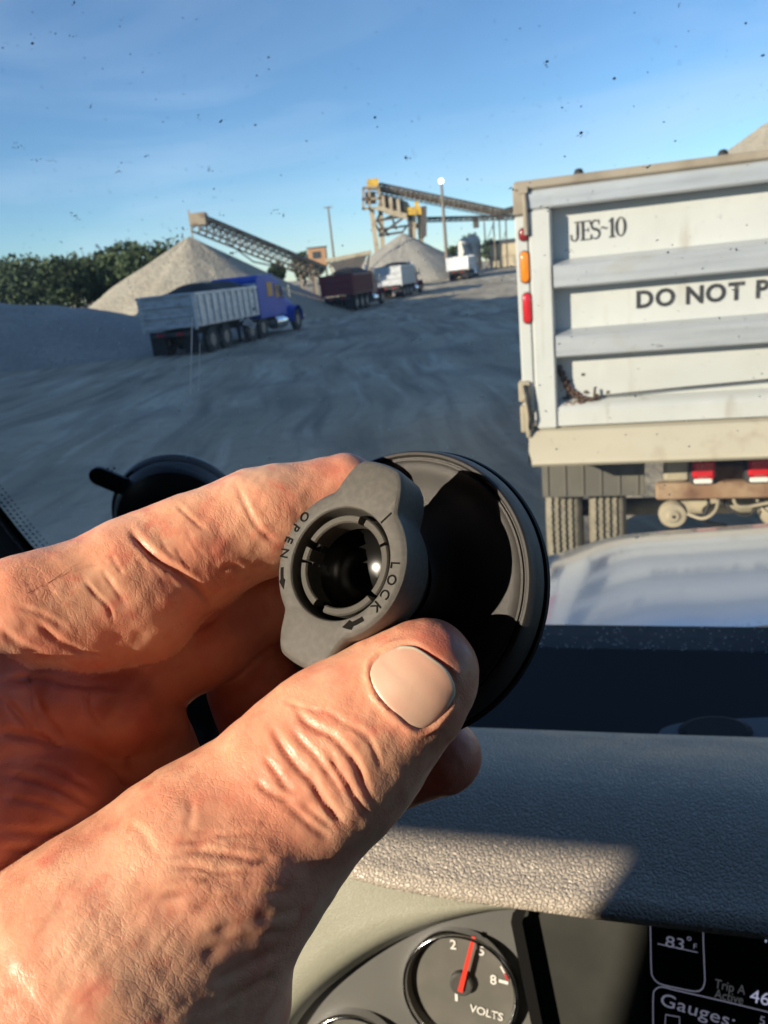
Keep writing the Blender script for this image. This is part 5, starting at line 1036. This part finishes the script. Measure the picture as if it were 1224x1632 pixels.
for g, path, wd, dp in CREASES:
    P = np.array(spline(path, 6)); lo, hi = P.min(0) - 30, P.max(0) + 30
    sel = np.where(front & (HG == GN.index(g)) & (pix > lo).all(1) & (pix < hi).all(1))[0]
    if not len(sel): continue
    q = pix[sel]; best = np.full(len(sel), 1e9); bt = np.zeros(len(sel))
    for i in range(len(P) - 1):
        a, b = P[i], P[i + 1]; ab = b - a; h = np.clip(((q - a) @ ab) / (ab @ ab + 1e-9), 0, 1)
        dd = np.linalg.norm(q - a - h[:, None] * ab, axis=1); m_ = dd < best; best[m_] = dd[m_]; bt[m_] = ((i + h) / (len(P) - 1))[m_]
    mm = best * HV[sel, 2] / F; wd = wd * 0.85; fade = np.clip(np.minimum(bt, 1 - bt) * 5 + 0.15, 0, 1)
    disp[sel] -= 0.74 * dp * fade * (.45 + .55 * facing[sel]) * (np.exp(-(mm / wd) ** 2) - 0.16 * np.exp(-((mm - 2.1 * wd) / (1.1 * wd)) ** 2))
_rn = np.random.default_rng(5)
for sc_, am in ((0.06, 0.22), (0.16, 0.07), (0.4, 0.02)):                      # soft lumps of the flesh
    for k in range(10):
        dv = _rn.normal(size=3); dv /= np.linalg.norm(dv); disp += am / 3 * np.sin(HV @ dv * 2 * math.pi * sc_ * _rn.uniform(.6, 1.4) + _rn.uniform(0, 6.3))
NAIL = np.array(cn((140, 450), (160, 385), (205, 330), (270, 280), (370, 238), (470, 243), (540, 275), (620, 330), (700, 390), (755, 460), (788, 540), (790, 610),
                   (750, 690), (690, 765), (620, 830), (550, 868), (480, 865), (395, 812), (315, 735), (245, 660), (192, 590), (158, 520)))
NAIL = np.array(spline(list(NAIL) + [NAIL[0]], 3))[:-1]; NC = NAIL.mean(0)
def free_edge(q): return np.clip(((q[:, 0] - NC[0]) * 0.75 - (q[:, 1] - NC[1]) * 0.66) / 62.0, -1, 1)
sel = np.where(front & (HG == GN.index('thumb')) & (np.abs(pix - NC) < 110).all(1))[0]; q = pix[sel]
dn_ = np.full(len(sel), 1e9); 
for i in range(len(NAIL)):
    a, b = NAIL[i], NAIL[(i + 1) % len(NAIL)]; ab = b - a; h = np.clip(((q - a) @ ab) / (ab @ ab + 1e-9), 0, 1); dn_ = np.minimum(dn_, np.linalg.norm(q - a - h[:, None] * ab, axis=1))
ang_n = np.unwrap(np.arctan2(NAIL[:, 1] - NC[1], NAIL[:, 0] - NC[0])); order = np.argsort(ang_n % (2 * math.pi)); rr_n = np.linalg.norm(NAIL - NC, axis=1)
rn = np.interp(np.arctan2(q[:, 1] - NC[1], q[:, 0] - NC[0]) % (2 * math.pi), (ang_n % (2 * math.pi))[order], rr_n[order], period=2 * math.pi)
inside = np.linalg.norm(q - NC, axis=1) < rn; sd_ = np.where(inside, -dn_, dn_) * HV[sel, 2] / F; fe = free_edge(q)
fold = np.clip(.75 - fe, 0, 1)
disp[sel] += np.where(sd_ < 0, -.55 * np.clip(-sd_ / .8, 0, 1), fold * .62 * np.exp(-((sd_ - .7) / .6) ** 2) - .12 * (1 - fold) * np.exp(-(sd_ / .5) ** 2))
HV2 = HV + HN * disp[:, None]

skin = M('skin', (0.84, 0.445, 0.285), rough=0.48, sss=0.30, spec=0.5,
         noise=[(90, (0.84, 0.36, 0.23), 0.40, 0.64), (420, (0.72, 0.35, 0.21), 0.5, 0.8), (35, (0.88, 0.53, 0.36), 0.5, 0.75), (210, (0.80, 0.28, 0.19), 0.53, 0.75)],
         rough_noise=(500, 0.35, 0.54))
_N, _L = skin.node_tree.nodes, skin.node_tree.links; _pb = _N['Principled BSDF']
_at = _N.new('ShaderNodeAttribute'); _at.attribute_name = 'flush_shade'; _x = _N.new('ShaderNodeMix'); _x.data_type = 'RGBA'; _x.inputs[7].default_value = (0.46, 0.13, 0.09, 1)
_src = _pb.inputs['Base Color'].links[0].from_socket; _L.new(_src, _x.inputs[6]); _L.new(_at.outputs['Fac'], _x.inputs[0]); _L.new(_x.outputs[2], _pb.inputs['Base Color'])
_pb.inputs['Subsurface Radius'].default_value = (1.0, 0.28, 0.13)
# relief follows the fingers: creases run across each finger, finer cells and pores between them
_sc = _N.new('ShaderNodeAttribute'); _sc.attribute_name = 'skin_mm'; _last = None
_msk = _N.new('ShaderNodeTexNoise'); _msk.inputs['Scale'].default_value = .09; _msk.inputs['Detail'].default_value = 3; _L.new(_sc.outputs['Vector'], _msk.inputs['Vector'])
for _k, _st, _s, _str, _d in (('edge', (1.0, .42, .7), .95, .15, .00014), ('edge', (.9, .9, .9), 1.7, .12, .00008), ('edge', (.45, 1.0, .7), 1.15, .09, .0001), ('noise', (1, .45, 1), 1.0, .30, .00020), ('noise', (1, 1, 1), 3.0, .28, .00009)):
    _mp = _N.new('ShaderNodeMapping'); _mp.inputs['Scale'].default_value = _st; _L.new(_sc.outputs['Vector'], _mp.inputs['Vector'])
    _wz = _N.new('ShaderNodeTexNoise'); _wz.inputs['Scale'].default_value = _s * .5; _L.new(_mp.outputs['Vector'], _wz.inputs['Vector'])
    _vm = _N.new('ShaderNodeVectorMath'); _vm.operation = 'MULTIPLY_ADD'; _vm.inputs[1].default_value = (1.3 / _s,) * 3; _L.new(_wz.outputs['Color'], _vm.inputs[0]); _L.new(_mp.outputs['Vector'], _vm.inputs[2])
    if _k == 'edge': _t = _N.new('ShaderNodeTexVoronoi'); _t.feature = 'DISTANCE_TO_EDGE'; _o = _t.outputs['Distance']
    else: _t = _N.new('ShaderNodeTexNoise'); _t.inputs['Detail'].default_value = 4; _o = _t.outputs['Fac']
    _t.inputs['Scale'].default_value = _s; _L.new(_vm.outputs['Vector'], _t.inputs['Vector'])
    if _k == 'edge':
        _mr = _N.new('ShaderNodeMapRange'); _mr.inputs['From Max'].default_value = .16; _mr.interpolation_type = 'SMOOTHSTEP'; _L.new(_o, _mr.inputs['Value']); _o = _mr.outputs['Result']
    _mm = _N.new('ShaderNodeMapRange'); _mm.inputs['From Min'].default_value = .35; _mm.inputs['From Max'].default_value = .65; _mm.inputs['To Min'].default_value = _str * .35; _mm.inputs['To Max'].default_value = _str * 1.25; _L.new(_msk.outputs['Fac'], _mm.inputs['Value'])
    _bp = _N.new('ShaderNodeBump'); _bp.inputs['Distance'].default_value = _d; _L.new(_mm.outputs['Result'], _bp.inputs['Strength']); _L.new(_o, _bp.inputs['Height'])
    if _last is not None: _L.new(_last, _bp.inputs['Normal'])
    _last = _bp.outputs['Normal']
_L.new(_last, _pb.inputs['Normal'])
hand = thing('hand', W(H(60, 1700, 140)), label='large bare left hand gripping the round black mount, thumb on top in sunlight', cat='hand')
hb = MB(W(H(60, 1700, 140)))
me = bpy.data.meshes.new('palm_and_fingers')
Vw = CAM + S_NEAR * (HV2 @ BASIS) - hb.off
me.vertices.add(len(Vw)); me.vertices.foreach_set('co', Vw.ravel())
me.loops.add(HF.size); me.loops.foreach_set('vertex_index', HF[:, ::-1].ravel().astype(np.int32))
me.polygons.add(len(HF)); me.polygons.foreach_set('loop_start', np.arange(0, HF.size, 4, dtype=np.int32))
me.update(calc_edges=True); me.validate()
fl = np.zeros(len(HV), np.float32)                              # natural redness of palm and fingertips, with palm shade painted in and folds darkened
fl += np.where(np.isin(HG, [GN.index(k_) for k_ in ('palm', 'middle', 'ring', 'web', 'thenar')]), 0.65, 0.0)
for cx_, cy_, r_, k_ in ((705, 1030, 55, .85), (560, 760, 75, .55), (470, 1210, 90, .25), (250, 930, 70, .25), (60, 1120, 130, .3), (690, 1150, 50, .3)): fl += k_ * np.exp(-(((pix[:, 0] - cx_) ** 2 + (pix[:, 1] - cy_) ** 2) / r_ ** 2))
at_ = me.attributes.new('flush_shade', 'FLOAT', 'POINT'); at_.data.foreach_set('value', np.clip(fl + np.clip(-disp * .5, 0, .3), 0, 1).astype(np.float32))
axes = {'thumb': H(683, 1066, 165) - H(318, 1412, 148), 'index': H(548, 788, 192) - H(95, 990, 172), 'middle': H(455, 940, 206) - H(200, 1075, 184), 'ring': H(706, 1207, 200) - H(405, 1093, 206), 'palm': H(200, 1200, 180) - H(0, 1200, 170), 'web': H(200, 1180, 180) - H(0, 1100, 165), 'thenar': H(200, 1280, 165) - H(0, 1400, 150)}
co_ = np.zeros((len(HV), 3), np.float32)
for gi, g_ in enumerate(GN):
    x_ = axes[g_] / np.linalg.norm(axes[g_]); y_ = np.cross([0, 0, 1.0], x_); y_ /= np.linalg.norm(y_); z_ = np.cross(x_, y_); s_ = HG == gi
    co_[s_] = np.stack([HV[s_] @ x_, HV[s_] @ y_, HV[s_] @ z_], 1) + gi * 40
at_ = me.attributes.new('skin_mm', 'FLOAT_VECTOR', 'POINT'); at_.data.foreach_set('vector', co_.ravel())
me.polygons.foreach_set('use_smooth', np.ones(len(me.polygons), bool)); me.materials.append(skin)
ho = bpy.data.objects.new('palm_and_fingers', me); COL.objects.link(ho); ho.parent = hand

def trace(px, py, fn=hand_sdf):                               # where the view ray meets the hand
    px, py = np.atleast_1d(px).astype(float), np.atleast_1d(py).astype(float)
    d = np.stack([(px - 612) / F, -(py - 816) / F, np.ones_like(px)], 1); L = np.linalg.norm(d, axis=1); t = np.full(len(px), 100.0)
    for _ in range(90): t = t + np.clip(fn(d * t[:, None]), -3, 6) / L * 0.9
    return d * t[:, None]
nail_px = NAIL
cpx = nail_px.mean(0); rings = [0.03, 0.25, 0.45, 0.62, 0.76, 0.87, 0.94, 0.985, 1.0, 1.0]; lift = [0.34, 0.34, 0.34, 0.33, 0.31, 0.28, 0.22, 0.12, -0.02, -0.9]
vs, fs = [], []; nn = len(nail_px)
fs.append(tuple(range(nn - 1, -1, -1)))
tips = ((nail_px[:, 0] - cpx[0]) * 0.75 - (nail_px[:, 1] - cpx[1]) * 0.66)     # towards the free edge
tips = np.clip(tips / tips.max(), 0, 1)
for t_, l_ in zip(rings, lift):
    q = cpx + (nail_px - cpx) * t_; p = trace(q[:, 0], q[:, 1]); n_ = grads(p, lambda P: group_sdf(P, 'thumb'), 2.5)
    vs += list(p + n_ * (l_ + (0.25 if l_ > 0 else 0) * tips * t_)[:, None])
for i in range(len(rings) - 1):
    for k in range(nn): j = (k + 1) % nn; fs.append((i * nn + k, i * nn + j, (i + 1) * nn + j, (i + 1) * nn + k))
nail_m = M('nail', (0.70, 0.45, 0.335), rough=0.40, sss=0.25, spec=0.5, noise=[(160, (0.72, 0.42, 0.31), 0.4, 0.65), (60, (0.74, 0.53, 0.41), 0.5, 0.8)], bump=[('noise', 260, 0.14, 0.0003, (1, 1, 1)), ('noise', 900, 0.14, 0.00012)])
no = MB(hb.off).add([W(v) for v in vs], fs).build('thumbnail', nail_m, hand, smooth=True)
qv = Hd(np.array(vs)); fe = free_edge(qv); rad = np.repeat(rings, nn)
tip_ = np.where((fe > .35) & (rad > .935), .95, 0.0) * 1.0; lun = .55 * np.exp(-(((qv[:, 0] - 612) / 26) ** 2 + ((qv[:, 1] - 1100) / 26) ** 2)); bed = .5 * np.clip(fe, 0, 1) * (rad < .93)
for nm_, val, colr in (('tip_white', tip_, (.84, .72, .55)), ('half_moon', lun, (.80, .62, .50)), ('pink_bed', bed, (.72, .37, .27))):
    at_ = no.data.attributes.new(nm_, 'FLOAT', 'POINT'); at_.data.foreach_set('value', val.astype(np.float32))
    _N, _L = nail_m.node_tree.nodes, nail_m.node_tree.links; _pb = _N['Principled BSDF']; _a = _N.new('ShaderNodeAttribute'); _a.attribute_name = nm_
    _x = _N.new('ShaderNodeMix'); _x.data_type = 'RGBA'; _x.inputs[7].default_value = (*colr, 1); _L.new(_pb.inputs['Base Color'].links[0].from_socket, _x.inputs[6]); _L.new(_a.outputs['Fac'], _x.inputs[0]); _L.new(_x.outputs[2], _pb.inputs['Base Color'])
hm = M('hair', (0.35, 0.22, 0.12), 0.4)
hairs = MB(hb.off)
for pth in (c6((98, 640), (80, 620), (72, 590)), c6((170, 580), (185, 550), (205, 540)), c6((190, 560), (175, 540), (172, 525)), c6((215, 555), (225, 540), (240, 540)), c6((150, 600), (140, 580), (142, 566))):
    q0 = trace([pth[0][0] + 8], [pth[0][1] + 12])[0]; d0 = q0[2]
    hairs.tube([W(H(x, y, d0 - 0.3 * i)) for i, (x, y) in enumerate([(pth[0][0] + 8, pth[0][1] + 12)] + pth)], [2.6e-5] * 3 + [1.2e-5], 5)
hairs.build('hair', hm, hand, smooth=True)

# ------------------------------------------------------------------ the mount held in the hand
AX = np.array([-0.48, 0.26, -0.84]); AX /= np.linalg.norm(AX)
MU = np.cross([0, 1, 0], -AX); MU /= np.linalg.norm(MU); MV = np.cross(-AX, MU); MV = MV if MV[1] > 0 else -MV
MC = np.array([4.75, -18.5, 188.0])
mm4 = Matrix.Identity(4)
for i, vec in enumerate((MU, MV, AX)):
    wv = vec @ BASIS * S_NEAR
    for j in range(3): mm4[j][i] = wv[j]
for j in range(3): mm4[j][3] = W(MC)[j]
mount = thing('suction_mount', None, label='round black suction base with winged locking nut held between thumb and fingers', cat='phone mount', mat4=mm4)
# local axes: x right, y up across the disc (mirrored view along -z), z out of the disc towards the nut; units mm
blk = M('black_plastic', (0.024, 0.022, 0.020), 0.45, spec=.7, noise=(0.4, (0.030, 0.027, 0.024), 0.4, 0.7), bump=[('noise', 9, 0.25, 0.06)])
nutm = M('nut_plastic', (0.072, 0.068, 0.060), 0.44, spec=1.0, noise=(0.7, (0.10, 0.093, 0.08), 0.4, 0.65), bump=[('noise', 8, 0.35, 0.06), ('noise', 18, 0.3, 0.03)])
gloss = M('socket_plastic', (0.008, 0.008, 0.008), 0.22)
ringm = M('collet_plastic', (0.09, 0.085, 0.075), 0.38, bump=('noise', 4, 0.3, 0.1))
rub = M('rubber', (0.010, 0.010, 0.011), 0.6)
def zring(prof, n=96): return MB().lathe(prof, n)
MB().lathe([(11.8, 9), (12.6, 5.5), (15, 3.4), (19, 2.2), (24, 1.8), (28, 2.2), (30.6, 3.4), (31.3, 4.2), (31.8, 4.2), (32.0, 3.7), (32.3, 3.7), (32.7, 4.5), (33.3, 4.6), (33.8, 4.2), (35.0, 0.6), (35.1, -0.6), (34.6, -1.2), (30, -2), (0.001, -2)], 96, caps=False).build('dish', blk, mount, angle=40)
zring([(31, -1.3), (35.6, -1.5), (36.0, -2.2), (35.4, -3.0), (20, -4.2), (0.001, -4.4)]).build('suction_cup', rub, mount, angle=40)
MB().lathe([(11.6, 10), (11.9, 13), (11.95, 19), (13.0, 21)], 64, caps=False).build('neck', blk, mount, angle=40)
def knob_r(a):
    r = 16.1
    for c in (math.radians(72), math.radians(-108)):
        d = abs((a - c + math.pi) % (2 * math.pi) - math.pi); dg = math.degrees(d)
        t = min(1, max(0, (34 - dg) / 24)); t = t * t * (3 - 2 * t)
        r += 0.6 * math.exp(-(dg / 55) ** 2) + 6.6 * t / 1.0 if dg < 34 else 0.6 * math.exp(-(dg / 55) ** 2)
        if dg < 11: r = min(r, 23.4 / max(0.9, math.cos(d)))
    return r
nk = 240; rows = []
for z, ins, hole in ((16.0, 2.2, 0), (17.5, 1.2, 0), (19.5, 0.5, 0), (28.2, 0.0, 0), (29.3, 0.35, 0), (29.8, 0.9, 0), (30.0, 1.5, 0), (30.0, None, 12.9), (29.9, None, 12.45), (29.5, None, 12.2), (25.0, None, 12.0), (18.0, None, 11.6)):
    rows.append([((knob_r(2 * math.pi * k / nk) - ins if ins is not None else hole) * math.cos(2 * math.pi * k / nk), (knob_r(2 * math.pi * k / nk) - ins if ins is not None else hole) * math.sin(2 * math.pi * k / nk), z) for k in range(nk + 1)])
MB().grid([r[::-1] for r in rows]).build('locking_nut', nutm, mount, angle=28)
# underside of the nut
MB().grid([[(r * math.cos(2 * math.pi * k / nk), r * math.sin(2 * math.pi * k / nk), 16.0) for k in range(nk + 1)] for r in (10.0, 13.7)]).build('nut_underside', nutm, mount)
cup = [(11.8, 24.0), (10.4, 25.2), (9.6, 25.0), (9.7, 22), (9.2, 18.5), (7.6, 15.8), (5.0, 14.0), (2.0, 13.2), (0.001, 13.1)]
MB().lathe(cup, 64, caps=False).build('ball_socket', gloss, mount, smooth=True)
rg_proto = None
for a0, a1 in ((28, 66), (76, 150), (160, 176), (180, 236), (252, 318), (326, 384)):
    mb = MB(); n = 14; A = [math.radians(a0 + (a1 - a0) * i / n) for i in range(n + 1)]
    sec = [(9.3, 22.5), (9.3, 27.9), (9.6, 28.3), (10.7, 28.3), (11.0, 27.9), (11.0, 22.5)]
    mb.grid([[(r * math.cos(a), r * math.sin(a), z) for (r, z) in sec] for a in A])
    for a in (A[0], A[-1]): mb.add([(r * math.cos(a), r * math.sin(a), z) for (r, z) in sec], [tuple(range(6))])
    mb.build('collet_segment', ringm, mount, angle=35)
sl = MB(); a = math.radians(44)
for (r0, r1, z0, z1) in ((12.6, 15.7, 29.7, 30.06), (15.6, 17.0, 20.0, 29.4)):
    c, s_ = math.cos(a), math.sin(a); q = [(r * c - t * s_, r * s_ + t * c, z) for z in (z0, z1) for (r, t) in ((r0, -.22), (r1, -.22), (r1, .22), (r0, .22))]
    sl.hexa(q)
sl.build('split_line', gloss, mount)
letm = M('moulded_letter', (0.008, 0.007, 0.007), 0.85, spec=.1)
def ring_text(word, a_start, step, r, size, flip):
    for i, chh in enumerate(word):
        me_ = text_mesh(chh, size, offset=0.03, extrude=0.10, align='CENTER')
        a = math.radians(a_start + step * i); out = np.array([math.cos(a), math.sin(a), 0]); tan = np.array([-math.sin(a), math.cos(a), 0])
        X, Y = (tan, -out) if flip else (-tan, out)
        o_ = np.array([r * math.cos(a), r * math.sin(a), 30.05]) - Y * size * 0.35
        mesh_obj('letter', me_, letm, mount, frame(o_, X, Y))
ring_text('OPEN', 137, 12.2, 14.55, 3.0, True)
ring_text('LOCK', 0, -13.2, 13.75, 2.9, False)
def ring_arrow(a0, a1, r, wv, name):
    mb = MB(); n = 10; hd = 0.42
    A = [math.radians(a0 + (a1 - a0) * i / n) for i in range(n + 1)]
    up, dn = [], []
    for i, a in enumerate(A):
        t = i / n; wv_ = wv * 0.45 if t < 1 - hd else wv * (1 - (t - (1 - hd)) / hd) * 1.0
        up.append(((r + wv_) * math.cos(a), (r + wv_) * math.sin(a), 30.08)); dn.append(((r - wv_) * math.cos(a), (r - wv_) * math.sin(a), 30.08))
    mb.grid([up, dn]); mb.grid([dn, [(x, y, 29.9) for x, y, z in dn]]); mb.grid([[(x, y, 29.9) for x, y, z in up], up]); mb.build(name, letm, mount)
ring_arrow(186, 206, 14.6, 0.85, 'arrow'); ring_arrow(-55, -77, 13.8, 1.15, 'arrow')
